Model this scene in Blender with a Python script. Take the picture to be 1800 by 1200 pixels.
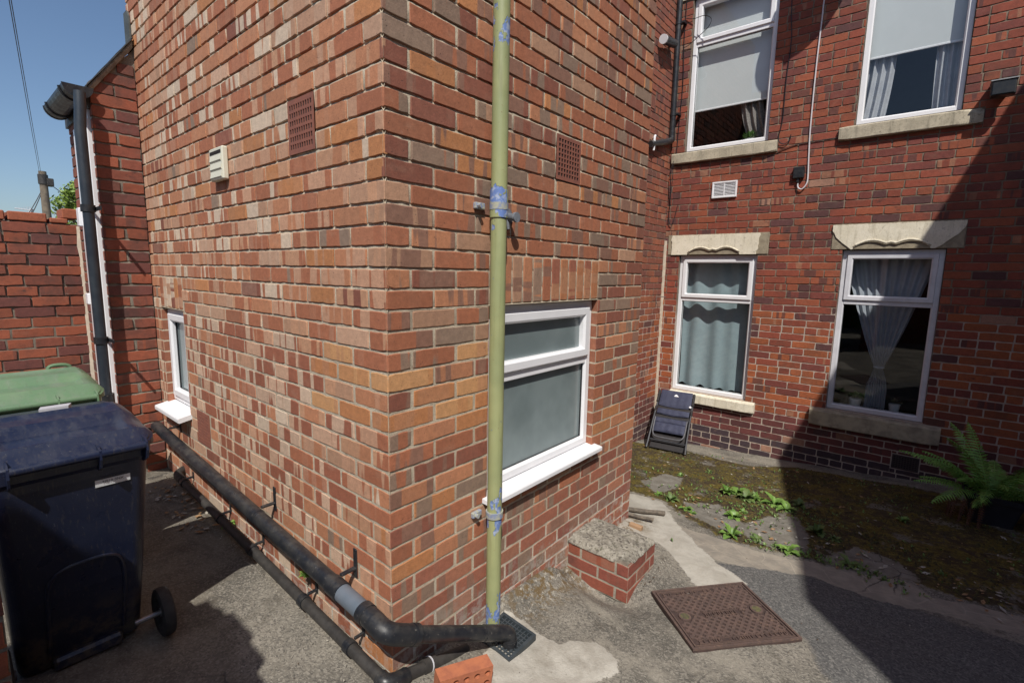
import bpy, math, random
import numpy as np
from mathutils import Vector, Matrix, noise as mnoise
R=math.radians
for o in list(bpy.data.objects): bpy.data.objects.remove(o)
sc=bpy.context.scene
COL=sc.collection
# ------------------------------------------------------------------ camera
CP=Vector((1.4328,-1.0258,1.5660)); yaw,pit,rol=-0.69575,0.13920,0.01912
F=Vector((math.sin(yaw)*math.cos(pit),math.cos(yaw)*math.cos(pit),-math.sin(pit)))
Rr=Vector((math.cos(yaw),-math.sin(yaw),0)); U=Rr.cross(F)
R2=Rr*math.cos(rol)+U*math.sin(rol); U2=-Rr*math.sin(rol)+U*math.cos(rol)
cam=bpy.data.cameras.new('camera'); co=bpy.data.objects.new('camera',cam); COL.objects.link(co)
m=Matrix((R2,U2,-F)).transposed().to_4x4(); m.translation=CP; co.matrix_world=m
cam.sensor_width=36; cam.lens=855.93/1800*36; cam.clip_start=.02; cam.clip_end=600
sc.camera=co
# ------------------------------------------------------------------ light
SUN=Vector((.53,-.60,1.0)).normalized()
w=bpy.data.worlds.new('World'); sc.world=w; w.use_nodes=True
nt=w.node_tree; bg=nt.nodes['Background']
sky=nt.nodes.new('ShaderNodeTexSky'); sky.sky_type='NISHITA'; sky.sun_disc=False
sky.sun_elevation=math.asin(SUN.z); sky.sun_rotation=math.atan2(SUN.x,SUN.y)
sky.air_density=1.0; sky.dust_density=1.2; sky.ozone_density=4.0
nt.links.new(sky.outputs[0],bg.inputs[0]); bg.inputs[1].default_value=.115
sl=bpy.data.lights.new('sun','SUN'); sl.energy=4.9; sl.angle=R(.5); sl.color=(1,.955,.88)
so=bpy.data.objects.new('sun',sl); COL.objects.link(so); so.rotation_euler=(-SUN).to_track_quat('-Z','Y').to_euler()
sc.view_settings.view_transform='Standard'; sc.view_settings.look='None'; sc.view_settings.gamma=1
sc.view_settings.exposure=-.08
sc.render.engine='CYCLES'
# ------------------------------------------------------------------ node helpers
class N:
    def __init__(s,name):
        s.m=bpy.data.materials.new(name); s.m.use_nodes=True; s.t=s.m.node_tree; s.t.nodes.clear()
        s.out=s.n('OutputMaterial'); s.p=s.n('BsdfPrincipled'); s.l(s.p,0,s.out,0)
    def n(s,k,**kw):
        x=s.t.nodes.new('ShaderNode'+k)
        for a,b in kw.items(): setattr(x,a,b)
        return x
    def l(s,a,i,b,j): s.t.links.new(a.outputs[i],b.inputs[j])
    def set(s,node,j,v):
        if isinstance(v,tuple) and len(v)==2 and hasattr(v[0],'outputs'): s.l(v[0],v[1],node,j)
        elif hasattr(v,'outputs'): s.l(v,0,node,j)
        else:
            if isinstance(v,(tuple,list)) and len(v)==3 and node.inputs[j].type=='RGBA': v=(*v,1)
            node.inputs[j].default_value=v
    def pos(s): return (s.n('NewGeometry'),0)
    def attr(s,name,o=0): return (s.n('Attribute',attribute_name=name),o)
    def mapv(s,v,scale):
        x=s.n('Mapping'); s.set(x,0,v); x.inputs[3].default_value=scale if isinstance(scale,tuple) else (scale,)*3; return x
    def noise(s,v,scale,detail=3,rough=.5,dist=0,out=0):
        x=s.n('TexNoise'); 
        if v is not None: s.set(x,'Vector',v)
        s.set(x,'Scale',scale); s.set(x,'Detail',detail); s.set(x,'Roughness',rough); s.set(x,'Distortion',dist); return (x,out)
    def vor(s,v,scale,feat='F1',out=0):
        x=s.n('TexVoronoi',feature=feat); s.set(x,'Vector',v); s.set(x,'Scale',scale); return (x,out)
    def ma(s,op,a,b=0.,c=None,clamp=False):
        x=s.n('Math',operation=op,use_clamp=clamp); s.set(x,0,a); s.set(x,1,b)
        if c is not None: s.set(x,2,c)
        return x
    def ss(s,v,a,b):
        x=s.n('MapRange',interpolation_type='SMOOTHSTEP'); s.set(x,0,v); s.set(x,1,a); s.set(x,2,b); s.set(x,3,0.); s.set(x,4,1.); return x
    def mr(s,v,a,b,c,d):
        x=s.n('MapRange'); s.set(x,0,v); s.set(x,1,a); s.set(x,2,b); s.set(x,3,c); s.set(x,4,d); return x
    def mix(s,f,a,b,mode='MIX'):
        x=s.n('Mix',data_type='RGBA',blend_type=mode); s.set(x,0,f); s.set(x,6,a); s.set(x,7,b); return (x,2)
    def sep(s,v,i):
        x=s.n('SeparateXYZ'); s.set(x,0,v); return (x,i)
    def scol(s,v,i):
        x=s.n('SeparateColor'); s.set(x,0,v); return (x,i)
    def comb(s,a,b,c):
        x=s.n('CombineXYZ'); s.set(x,0,a); s.set(x,1,b); s.set(x,2,c); return x
    def bump(s,h,strength,dist=.002,nrm=None):
        x=s.n('Bump'); s.set(x,'Strength',strength); s.set(x,'Distance',dist); s.set(x,'Height',h)
        if nrm is not None: s.set(x,'Normal',nrm)
        return x
    def fin(s,col=None,rough=None,bump=None,**kw):
        if col is not None: s.set(s.p,'Base Color',col)
        if rough is not None: s.set(s.p,'Roughness',rough)
        if bump is not None: s.set(s.p,'Normal',bump)
        for k,v in kw.items(): s.set(s.p,k.replace('_',' '),v)
        return s.m
MATS={}
def simple(name,c1,c2=None,rough=.6,scale=20,amt=1.,bump=.1,bscale=200,bd=.001,rv=0,**kw):
    if name in MATS: return MATS[name]
    s=N(name); p=s.pos()
    c2=c2 or tuple(x*.75 for x in c1)
    a=s.noise(p,scale,5,.6); f=s.ss(a,.35,.65)
    c=s.mix(s.ma('MULTIPLY',f,amt),c1,c2)
    r=s.mr(s.noise(p,scale*2.3,4),.3,.7,rough-rv,rough+rv) if rv else rough
    b=s.bump(s.noise(p,bscale,3),bump,bd) if bump else None
    MATS[name]=s.fin(c,r,b,**kw); return MATS[name]
# ------------------------------------------------------------------ mesh builder
class MB:
    def __init__(s): s.v=[]; s.f=[]; s.mi=[]; s.at={}; s.sm=[]
    def add(s,vs,fs,mi=0,smooth=False,**at):
        b=len(s.v); s.v.extend([tuple(x) for x in vs])
        for f in fs: s.f.append([b+i for i in f]); s.mi.append(mi); s.sm.append(smooth)
        for k,val in at.items(): s.at.setdefault(k,{}); 
        for k,val in at.items():
            for i in range(len(vs)): s.at[k][b+i]=val[i] if isinstance(val,list) else val
    def box(s,a,b,mi=0,bev=0.):
        x0,y0,z0=[min(p,q) for p,q in zip(a,b)]; x1,y1,z1=[max(p,q) for p,q in zip(a,b)]
        e=min(bev,(x1-x0)*.45,(y1-y0)*.45,(z1-z0)*.45)
        if e<=0:
            s.add([(x0,y0,z0),(x1,y0,z0),(x1,y1,z0),(x0,y1,z0),(x0,y0,z1),(x1,y0,z1),(x1,y1,z1),(x0,y1,z1)],
              [(3,2,1,0),(4,5,6,7),(0,1,5,4),(1,2,6,5),(2,3,7,6),(3,0,4,7)],mi); return
        L=[]
        for z,i in ((z0,e),(z0+e,0),(z1-e,0),(z1,e)):
            L.append([(x0+i,y0+e,z),(x0+e,y0+i,z),(x1-e,y0+i,z),(x1-i,y0+e,z),(x1-i,y1-e,z),(x1-e,y1-i,z),(x0+e,y1-i,z),(x0+i,y1-e,z)] )
        s.loft(L,mi,caps=True)
    def loft(s,loops,mi=0,caps=True,closed=True,smooth=False):
        n=len(loops[0]); vs=[p for l in loops for p in l]; fs=[]
        for k in range(len(loops)-1):
            for i in range(n if closed else n-1):
                j=(i+1)%n; fs.append((k*n+i,k*n+j,(k+1)*n+j,(k+1)*n+i))
        if caps: fs.append(tuple(range(n))[::-1]); fs.append(tuple((len(loops)-1)*n+i for i in range(n)))
        s.add(vs,fs,mi,smooth)
    def tube(s,pts,r,seg=12,mi=0,caps=True,smooth=True,flat=1.):
        pts=[Vector(p) for p in pts]; rs=r if isinstance(r,(list,tuple)) else [r]*len(pts)
        t=(pts[1]-pts[0]).normalized(); a=Vector((0,0,1)) if abs(t.z)<.9 else Vector((1,0,0))
        nrm=(a-t*a.dot(t)).normalized(); L=[]
        for i,p in enumerate(pts):
            if 0<i<len(pts)-1: t2=((pts[i+1]-p).normalized()+(p-pts[i-1]).normalized()).normalized()
            elif i: t2=(p-pts[i-1]).normalized()
            else: t2=t
            nrm=(nrm-t2*nrm.dot(t2)).normalized(); bn=t2.cross(nrm)
            L.append([p+(nrm*math.cos(q)+bn*math.sin(q)*flat)*rs[i] for q in [2*math.pi*k/seg for k in range(seg)]])
        s.loft(L,mi,caps,smooth=smooth)
    def quad(s,a,b,c,d,mi=0): s.add([a,b,c,d],[(0,1,2,3)],mi)
    def build(s,name,mats,parent=None,sharp=35):
        if not isinstance(mats,(list,tuple)): mats=[mats]
        org=Vector(parent['_o']) if parent is not None and '_o' in parent else Vector((0,0,0))
        me=bpy.data.meshes.new(name)
        va=np.array(s.v,float)-np.array(org); me.from_pydata(va.tolist(),[],s.f)
        for q in mats: me.materials.append(q)
        me.polygons.foreach_set('material_index',s.mi); me.polygons.foreach_set('use_smooth',s.sm)
        for k,dct in s.at.items():
            a=me.attributes.new(k,'FLOAT_COLOR','POINT'); arr=np.zeros((len(s.v),4),np.float32)
            idx=np.fromiter(dct.keys(),int); arr[idx]=np.array(list(dct.values()),np.float32); a.data.foreach_set('color',arr.ravel())
        me.update()
        if any(s.sm): me.set_sharp_from_angle(angle=R(sharp))
        o=bpy.data.objects.new(name,me); COL.objects.link(o)
        if parent is not None: o.parent=parent; o['_o']=tuple(org)
        return o
def tag(o,label=None,cat=None,group=None,kind=None):
    if label: o['label']=label
    if cat: o['category']=cat
    if group: o['group']=group
    if kind: o['kind']=kind
    return o
def thing(name,label,cat,loc=(0,0,0),group=None):
    o=bpy.data.objects.new(name,None); COL.objects.link(o); o.location=loc; o['_o']=tuple(loc)
    o.empty_display_size=.1
    return tag(o,label,cat,group)
def PL(kind,c):
    if kind=='X': return lambda u,z,d: (c+d,u,z)
    if kind=='Xn': return lambda u,z,d: (c-d,u,z)
    if kind=='Y': return lambda u,z,d: (u,c-d,z)
    if kind=='Yn': return lambda u,z,d: (u,c+d,z)
def pbox(mb,P,u0,u1,z0,z1,d0,d1,mi=0,bev=0.): mb.box(P(u0,z0,d0),P(u1,z1,d1),mi,bev)
def prism(mb,P,pts,d0,d1,mi=0,bev=0.):
    n=len(pts)
    if bev:
        cx=sum(p[0] for p in pts)/n; cz=sum(p[1] for p in pts)/n
        ins=[(p[0]+(cx-p[0])*bev*3,p[1]+(cz-p[1])*bev*3) for p in pts]
        L=[[P(a,b,d0) for a,b in pts],[P(a,b,d1-bev) for a,b in pts],[P(a,b,d1) for a,b in ins]]
    else: L=[[P(a,b,d0) for a,b in pts],[P(a,b,d1) for a,b in pts]]
    mb.loft(L,mi)
def bez(pts,n=8):
    pts=[Vector(p) for p in pts]; out=[]
    P=[pts[0]*2-pts[1]]+pts+[pts[-1]*2-pts[-2]]
    for i in range(1,len(P)-2):
        for k in range(n):
            t=k/n; a,b,c,d=P[i-1],P[i],P[i+1],P[i+2]
            out.append(.5*((2*b)+(c-a)*t+(2*a-5*b+4*c-d)*t*t+(3*b-a-3*c+d)*t**3))
    out.append(pts[-1]); return out
# ------------------------------------------------------------------ ground height
GP=np.array([(0,0,0),(-2.75,0,.08),(-.9,-.7,.07),(-2,-.8,.1),(-3.5,-1,.12),(0,-.5,.02),(1,-1,0),(2,-1,0),(.1,.5,-.075),(.05,1.05,-.115),(.4,1.1,-.12),(.4,1.6,-.13),(0,2.02,-.135),(.85,1.4,-.13),(1.15,2,-.17),(1.5,1.7,-.145),(1.3,.6,-.07),(2.5,1,-.1),(-1.2,5.2,-.625),(-.67,5.2,-.6),(-.08,5.2,-.565),(1.06,5.2,-.48),(1.75,5.2,-.41),(2.5,5.2,-.35),(-.5,3.5,-.37),(.5,3.3,-.34),(1.5,3.5,-.3),(3.5,3,-.2),(3.5,-1.5,0),(-3.5,-3,.12),(3,-3,0),(-1.15,3.5,-.4)],float)
def _fit():
    P=GP[:,:2];D=np.linalg.norm(P[:,None]-P[None],axis=-1);n=len(P)
    A=np.zeros((n+3,n+3));A[:n,:n]=D-np.eye(n)*.02;A[:n,n:]=np.c_[np.ones(n),P];A[n:,:n]=A[:n,n:].T
    return np.linalg.solve(A,np.r_[GP[:,2],0,0,0])
GW=_fit()
def H(x,y):
    x=np.clip(np.asarray(x,float),-3.6,3.6);y=np.clip(np.asarray(y,float),-3.0,5.6)
    s=x.shape;x=x.ravel();y=y.ravel();n=len(GP)
    z=GW[n]+GW[n+1]*x+GW[n+2]*y
    for i in range(n): z=z+GW[i]*np.hypot(x-GP[i,0],y-GP[i,1])
    z=z-.095*np.exp(-((x-.27)/.22)**2-((y-1.21)/.11)**2)
    return z.reshape(s)
def h(x,y): return float(H(x,y))
POLY=dict(
cem=[(0.03,0.62),(0.135,0.66),(0.226,0.646),(0.346,0.657),(0.374,0.707),(0.459,0.781),(0.507,0.768),(0.595,0.749),(0.623,0.677),(0.583,0.576),(0.40,0.16),(0.22,0.20),(0.17,0.30),(0.151,0.40),(0.08,0.42)],
strip=[(-0.247,2.554),(-0.155,2.595),(0.015,2.595),(0.264,2.247),(0.505,2.012),(0.652,1.902),(0.84,1.797),(0.689,1.566),(0.6,1.595),(0.462,1.738),(0.305,1.852),(0.05,1.80),(-.1,1.9)],
band=[(0.119,2.29),(0.31,2.235),(0.536,2.26),(0.777,2.298),(0.998,2.347),(1.065,2.425),(1.286,2.463),(1.557,2.565),(1.658,2.463),(1.852,2.567),(2.4,2.6),(2.4,2.3),(2.044,2.361),(1.878,2.334),(1.654,2.274),(1.56,2.215),(1.309,2.183),(1.083,2.198),(0.757,1.972),(0.637,1.93),(0.505,2.012),(0.284,2.195)],
moss=[(-1.3,3.6),(-1.25,4.6),(-.6,4.75),(0.152,4.6),(0.573,4.95),(1.088,4.9),(1.538,4.9),(1.931,4.75),(3.2,4.877),(3.2,2.65),(2.145,2.657),(1.853,2.579),(1.557,2.592),(1.045,2.454),(0.768,2.336),(0.521,2.309),(0.176,2.479),(-0.004,2.64),(-0.268,2.597),(-1.3,2.6)],
slab1=[(-0.36,3.0),(-0.33,3.5),(-.16,3.5),(-0.06,3.139),(-0.12,2.78)],
slab2=[(0.12,2.78),(0.322,3.02),(0.524,2.74),(0.6,2.70),(.64,2.45),(0.56,2.40),(0.269,2.50)],
slab3=[(0.60,2.6),(0.66,3.02),(0.85,3.25),(0.99,2.85),(1.03,2.5),(0.93,2.42),(0.713,2.40)],
slab5=[(1.1,2.5),(1.25,2.9),(1.5,2.85),(1.6,2.62),(1.3,2.5)],
dark=[(0.586,1.874),(0.752,1.994),(1.083,2.198),(1.56,2.23),(3.2,2.3),(3.2,.6),(1.343,1.2),(1.191,1.482),(0.842,1.768)],
leftshade=[(-3.5,-.2),(-3.5,.1),(-1.273,.1),(-1.0,-.3),(-0.338,-0.382),(-0.6,-1.5),(-3.5,-1.5)])  # last patch follows the shade round the bins, put into the concrete colour
def sdist(px,py,poly):
    P=np.array(poly); n=len(P); d=np.full(px.shape,1e9); ins=np.zeros(px.shape,bool)
    for i in range(n):
        a=P[i];b=P[(i+1)%n];e=b-a;wx=px-a[0];wy=py-a[1]
        t=np.clip((wx*e[0]+wy*e[1])/(e@e),0,1); d=np.minimum(d,np.hypot(wx-t*e[0],wy-t*e[1]))
        c=((a[1]>py)!=(b[1]>py))&(px<(b[0]-a[0])*(py-a[1])/(b[1]-a[1]+1e-12)+a[0]); ins^=c
    return np.where(ins,d,-d)
# ------------------------------------------------------------------ ground mesh
def ground():
    fx=np.arange(-3.6,3.21,.02); fy=np.arange(-1.7,5.41,.02)
    ox=[.3,.8,2,5,12,30,80,200]
    X=np.r_[-3.6-np.array(ox[::-1]),fx,3.2+np.array(ox)]; Y=np.r_[-1.7-np.array(ox[::-1]),fy,5.4+np.array(ox)]
    gx,gy=np.meshgrid(X,Y,indexing='xy'); gz=H(gx,gy)
    q=lambda k:np.clip(.5+sdist(gx,gy,POLY[k])/.16,0,1)
    slab=np.maximum.reduce([q('slab1'),q('slab2'),q('slab3'),q('slab5')])
    A=np.stack([q('cem'),q('strip'),q('band'),q('moss')],-1); B=np.stack([slab,q('dark'),q('leftshade'),slab*0],-1)
    nz=np.zeros(gx.shape); fl=(abs(gx)<4)&(gy>-2)&(gy<5.6)
    for i,j in zip(*np.where(fl)):
        v=Vector((gx[i,j],gy[i,j],0)); nz[i,j]=mnoise.noise(v*3)*.010+mnoise.noise(v*14)*.003
        mo=max(0,(A[i,j,3]-.45)*2)*(1-B[i,j,0])
        if mo>0: nz[i,j]+=min(mo,1)*(abs(mnoise.noise(v*22))*.018+mnoise.noise(v*60)*.005)
        nz[i,j]+=max(0,min(1,(A[i,j,0]-.45)*6))*.006
    # cement fillet along the foot of the right hand wall and round the stub pier
    fil=np.where((gx>=-.02)&(gx<.14)&(gy>.55)&(gy<1.23),np.clip((.14-gx)/.12,0,1)**1.5*.07*np.clip((gy-.55)/.1,0,1)*np.clip((1.2-gy)/.15,0.2,1),0)
    gz=gz+nz+fil
    ny,nx=gx.shape; V=np.stack([gx,gy,gz],-1).reshape(-1,3)
    idx=np.arange(nx*ny).reshape(ny,nx); Fc=np.stack([idx[:-1,:-1],idx[:-1,1:],idx[1:,1:],idx[1:,:-1]],-1).reshape(-1,4)
    me=bpy.data.meshes.new('ground'); me.from_pydata(V.tolist(),[],Fc.tolist())
    for nm,ar in (('mA',A),('mB',B)):
        a=me.attributes.new(nm,'FLOAT_COLOR','POINT'); a.data.foreach_set('color',ar.reshape(-1,4).astype(np.float32).ravel())
    me.polygons.foreach_set('use_smooth',[True]*len(me.polygons)); me.update()
    s=N('yard concrete'); p=s.pos()
    a=s.attr('mA'); b=s.attr('mB')
    cem,stp,bnd=s.scol(a,0),s.scol(a,1),s.scol(a,2); mos=(a[0],3); slb,drk,lft=s.scol(b,0),s.scol(b,1),s.scol(b,2)
    n1=s.noise(p,9,6,.65); n2=s.noise(p,60,4,.6); n3=s.noise(p,2.2,4,.6)
    n4=s.noise(p,34,5,.75)
    def mask(v,amp,wd): return s.ss(s.ma('ADD',v,s.ma('ADD',s.ma('MULTIPLY',s.ma('SUBTRACT',n1,.5),amp),s.ma('MULTIPLY',s.ma('SUBTRACT',n4,.5),amp*.7))),.5-wd,.5+wd)
    sp=s.vor(s.mix(.02,p,s.noise(p,60,2,.5,0,1)),150); spc=s.scol((sp[0],1),0)           # aggregate
    agg=s.ss(spc,.55,.95); agd=s.ss(spc,.35,.05)
    base=s.mix(s.ss(n3,.35,.65),(.225,.205,.170),(.115,.106,.090))
    base=s.mix(s.ma('MULTIPLY',agg,.55),base,(.35,.32,.27)); base=s.mix(s.ma('MULTIPLY',agd,.65),base,(.075,.07,.065))
    base=s.mix(s.ma('MULTIPLY',s.ss(s.noise(p,17,5,.7),.5,.72),.35),base,(.33,.30,.25))
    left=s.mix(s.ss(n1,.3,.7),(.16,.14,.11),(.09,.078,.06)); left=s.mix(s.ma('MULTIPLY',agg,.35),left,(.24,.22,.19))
    tar=s.mix(s.ma('MULTIPLY',agg,.5),(.115,.112,.108),(.25,.24,.22)); tar=s.mix(s.ma('MULTIPLY',agd,.6),tar,(.05,.05,.05))
    base=s.mix(s.ma('MULTIPLY',s.ss(s.noise(s.mapv(p,(1.,1.6,1)),1.7,6,.72,.5),.50,.62),.5),base,(.33,.30,.245)); base=s.mix(s.ma('MULTIPLY',s.ss(s.noise(p,3.3,5,.75,.4),.56,.66),.55),base,(.075,.065,.052))
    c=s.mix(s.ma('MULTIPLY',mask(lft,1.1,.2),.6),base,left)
    c=s.mix(mask(drk,.5,.12),c,tar)
    cc=s.mix(s.ss(s.noise(p,7,5,.6,.6),.35,.62),(.50,.47,.41),(.37,.34,.29)); cc=s.mix(s.ma('MULTIPLY',s.ss(n2,.5,.75),.25),cc,(.25,.23,.2)); cc=s.mix(s.ma('MULTIPLY',s.ss(s.noise(p,4,6,.8,.8),.52,.66),.5),cc,(.24,.215,.17)); cc=s.mix(s.ma('MULTIPLY',s.ss(n4,.60,.70),.5),cc,(.20,.18,.14))
    bb=s.mix(s.ss(n1,.35,.65),(.34,.30,.245),(.25,.225,.19)); 
    vr=s.ma('LESS_THAN',s.vor(s.mapv(p,1.),5,'DISTANCE_TO_EDGE'),.012); bb=s.mix(s.ma('MULTIPLY',vr,.45),bb,(.42,.37,.30))
    c=s.mix(mask(bnd,.6,.04),c,bb)
    c=s.mix(mask(stp,.45,.03),c,s.mix(.35,cc,(.40,.38,.33)))
    mm=mask(mos,1.1,.12); mm=s.ma('MULTIPLY',mm,s.ma('SUBTRACT',1.,s.ma('MULTIPLY',mask(slb,.7,.06),.97)))
    bare=s.ss(s.noise(p,3.1,5,.7),.56,.64)
    mc=s.mix(s.ss(s.noise(p,5,5,.75),.44,.58),(.060,.042,.025),(.120,.092,.018)); mc=s.mix(s.ss(s.noise(p,26,4,.75),.50,.66),mc,(.19,.15,.035)); mc=s.mix(s.ss(s.noise(p,11,5,.7),.55,.66),mc,(.04,.028,.018))
    mc=s.mix(s.ma('MULTIPLY',bare,.8),mc,(.20,.185,.16)); mc=s.mix(s.ma('MULTIPLY',s.ss(n2,.45,.62),.55),mc,(.035,.028,.018))
    c=s.mix(s.ma('MULTIPLY',mask(slb,.7,.06),.9),c,s.mix(s.ss(n1,.35,.65),(.25,.235,.205),(.17,.155,.13)))
    c=s.mix(mm,c,mc)
    # cracks, rusty and mossy stains at the foot of the walls
    x=s.sep(p,0); y=s.sep(p,1)
    foot=s.ma('MULTIPLY',s.ss(x,.26,.04),s.ma('MULTIPLY',s.ss(y,.5,.8),s.ss(y,2.3,1.9)))
    c=s.mix(s.ma('MULTIPLY',foot,s.ss(s.noise(p,20,5,.75),.46,.56)),c,(.14,.095,.045))
    c=s.mix(s.ma('MULTIPLY',foot,s.ss(s.noise(p,33,5,.7),.55,.65)),c,(.42,.39,.33))
    c=s.mix(mask(cem,.35,.025),c,cc)
    ck=s.vor(s.mix(.07,p,s.noise(p,6,4,.7,0,1)),1.15,'DISTANCE_TO_EDGE')
    ckm=s.ma('MULTIPLY',s.ss(ck,.006,.002),s.ss(s.noise(p,.9,3),.50,.56)); c=s.mix(s.ma('MULTIPLY',ckm,.75),c,(.06,.055,.05))
    g2=s.ma('ADD',s.ma('MULTIPLY',s.noise(p,130,3,.6),.6),s.ma('MULTIPLY',spc,.4))
    bm=s.bump(g2,.75,.006,s.bump(s.ma('SUBTRACT',1.,ckm),.4,.006))
    s.fin(c,.92,bm); s.p.inputs['Specular IOR Level'].default_value=.25
    me.materials.append(s.m)
    o=bpy.data.objects.new('ground',me); COL.objects.link(o); tag(o,kind='structure')
ground()
# ------------------------------------------------------------------ brick materials
def brick_mat(name,grime=(0.,.0),white=0.,gcol=(.35,.33,.3),wz=(.25,-.1),rough=.85):
    s=N(name); p=s.pos(); bd=s.attr('bd'); u=s.scol(bd,0); v=s.scol(bd,1); r=s.scol(bd,2); st=(bd[0],3)
    r50=s.ma('MULTIPLY',r,53.)
    vec=s.comb(s.ma('MULTIPLY',u,17.),s.ma('ADD',s.ma('MULTIPLY',v,1.1),r50),r50)
    nb=s.noise(vec,1.,1.5,.4); f=s.ma('MULTIPLY',s.ss(nb,.50,.53),st)
    c=s.mix(f,s.attr('ca'),s.attr('cb'))
    vec2=s.comb(s.ma('MULTIPLY',u,9.),s.ma('ADD',s.ma('MULTIPLY',v,14.),r50),r50)
    c=s.mix(s.ma('MULTIPLY',s.ss(s.noise(vec2,1.,4,.6),.55,.75),.16),c,s.mix(.6,s.attr('cb'),(.42,.31,.22)))
    g=s.mr(s.noise(p,38,5,.7),.3,.7,.82,1.16); c=s.mix(1.,c,s.comb(g,g,g),'MULTIPLY')
    g=s.mr(s.noise(p,230,3,.6),.3,.7,.86,1.12); c=s.mix(1.,c,s.comb(g,g,g),'MULTIPLY')
    pit=s.ma('MULTIPLY',s.ss(s.vor(p,70),.17,.10),s.ss(s.noise(p,25,2),.5,.6)); c=s.mix(s.ma('MULTIPLY',pit,.7),c,(.05,.03,.025))
    wh=s.ss(s.noise(p,4.2,5,.75),.66,.74); c=s.mix(s.ma('MULTIPLY',wh,.22+white),c,(.52,.47,.41))
    z=s.sep(p,2); lo=s.ma('MULTIPLY',s.ss(z,wz[0],wz[1]),s.ss(s.noise(p,13,5,.75),.47,.62))
    c=s.mix(s.ma('MULTIPLY',lo,.75),c,(.42,.39,.35))
    if grime[1]>0:
        c=s.mix(s.ma('MULTIPLY',s.ss(s.noise(p,3.,5,.7),.45,.7),grime[1]),c,(.045,.035,.032))
    if grime[1]>0:
        so_=s.ma('MULTIPLY',s.ss(s.noise(s.mapv(p,(1,1,2.2)),6.5,5,.75),.60,.70),s.ss(s.noise(p,1.3,2),.42,.6)); c=s.mix(s.ma('MULTIPLY',so_,.8),c,(.03,.024,.024))
    hh=s.ma('SUBTRACT',s.ma('ADD',s.ma('MULTIPLY',s.noise(p,150,4,.65),.6),s.ma('MULTIPLY',s.noise(p,35,3,.6),.8)),s.ma('MULTIPLY',pit,.6))
    return s.fin(c,rough,s.bump(hh,.55,.003))
def mortar_mat(name,c1,c2,c3=None,zsplit=None,white=True):
    s=N(name); p=s.pos()
    c=s.mix(s.ss(s.noise(p,8,5,.7),.35,.65),c1,c2)
    if c3:
        z=s.ma('ADD',s.sep(p,2),s.mr(s.noise(p,2.5,3),.3,.7,-.25,.25)); c=s.mix(s.ss(z,zsplit+.12,zsplit-.12),c,c3)
    c=s.mix(s.ma('MULTIPLY',s.ss(s.noise(p,5,5,.8),.58,.70),.45),c,(.16,.13,.10))
    if white: c=s.mix(s.ma('MULTIPLY',s.ss(s.sep(p,2),.35,-.05),s.ss(s.noise(p,9,4,.7),.4,.6)),c,(.58,.55,.5))
    g=s.mr(s.noise(p,210,3,.6),.3,.7,.78,1.15); c=s.mix(1.,c,s.comb(g,g,g),'MULTIPLY')
    return s.fin(c,.95,s.bump(s.noise(p,170,4,.7),.8,.004))
M_bL=brick_mat('mottled brick',wz=(.24,-.08),white=.05); M_mL=mortar_mat('buff mortar',(.56,.48,.36),(.42,.35,.26))
M_bB=brick_mat('old red brick',grime=(0,.35),white=-.1,wz=(-.62,-1.2)); M_mB=mortar_mat('house mortar',(.25,.19,.14),(.17,.13,.095),(.46,.375,.31),1.25,white=False)
M_bP=brick_mat('handmade brick',grime=(0,.55),wz=(-.2,-.5)); M_mP=mortar_mat('dark mortar',(.24,.21,.165),(.15,.125,.10),white=False)
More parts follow.
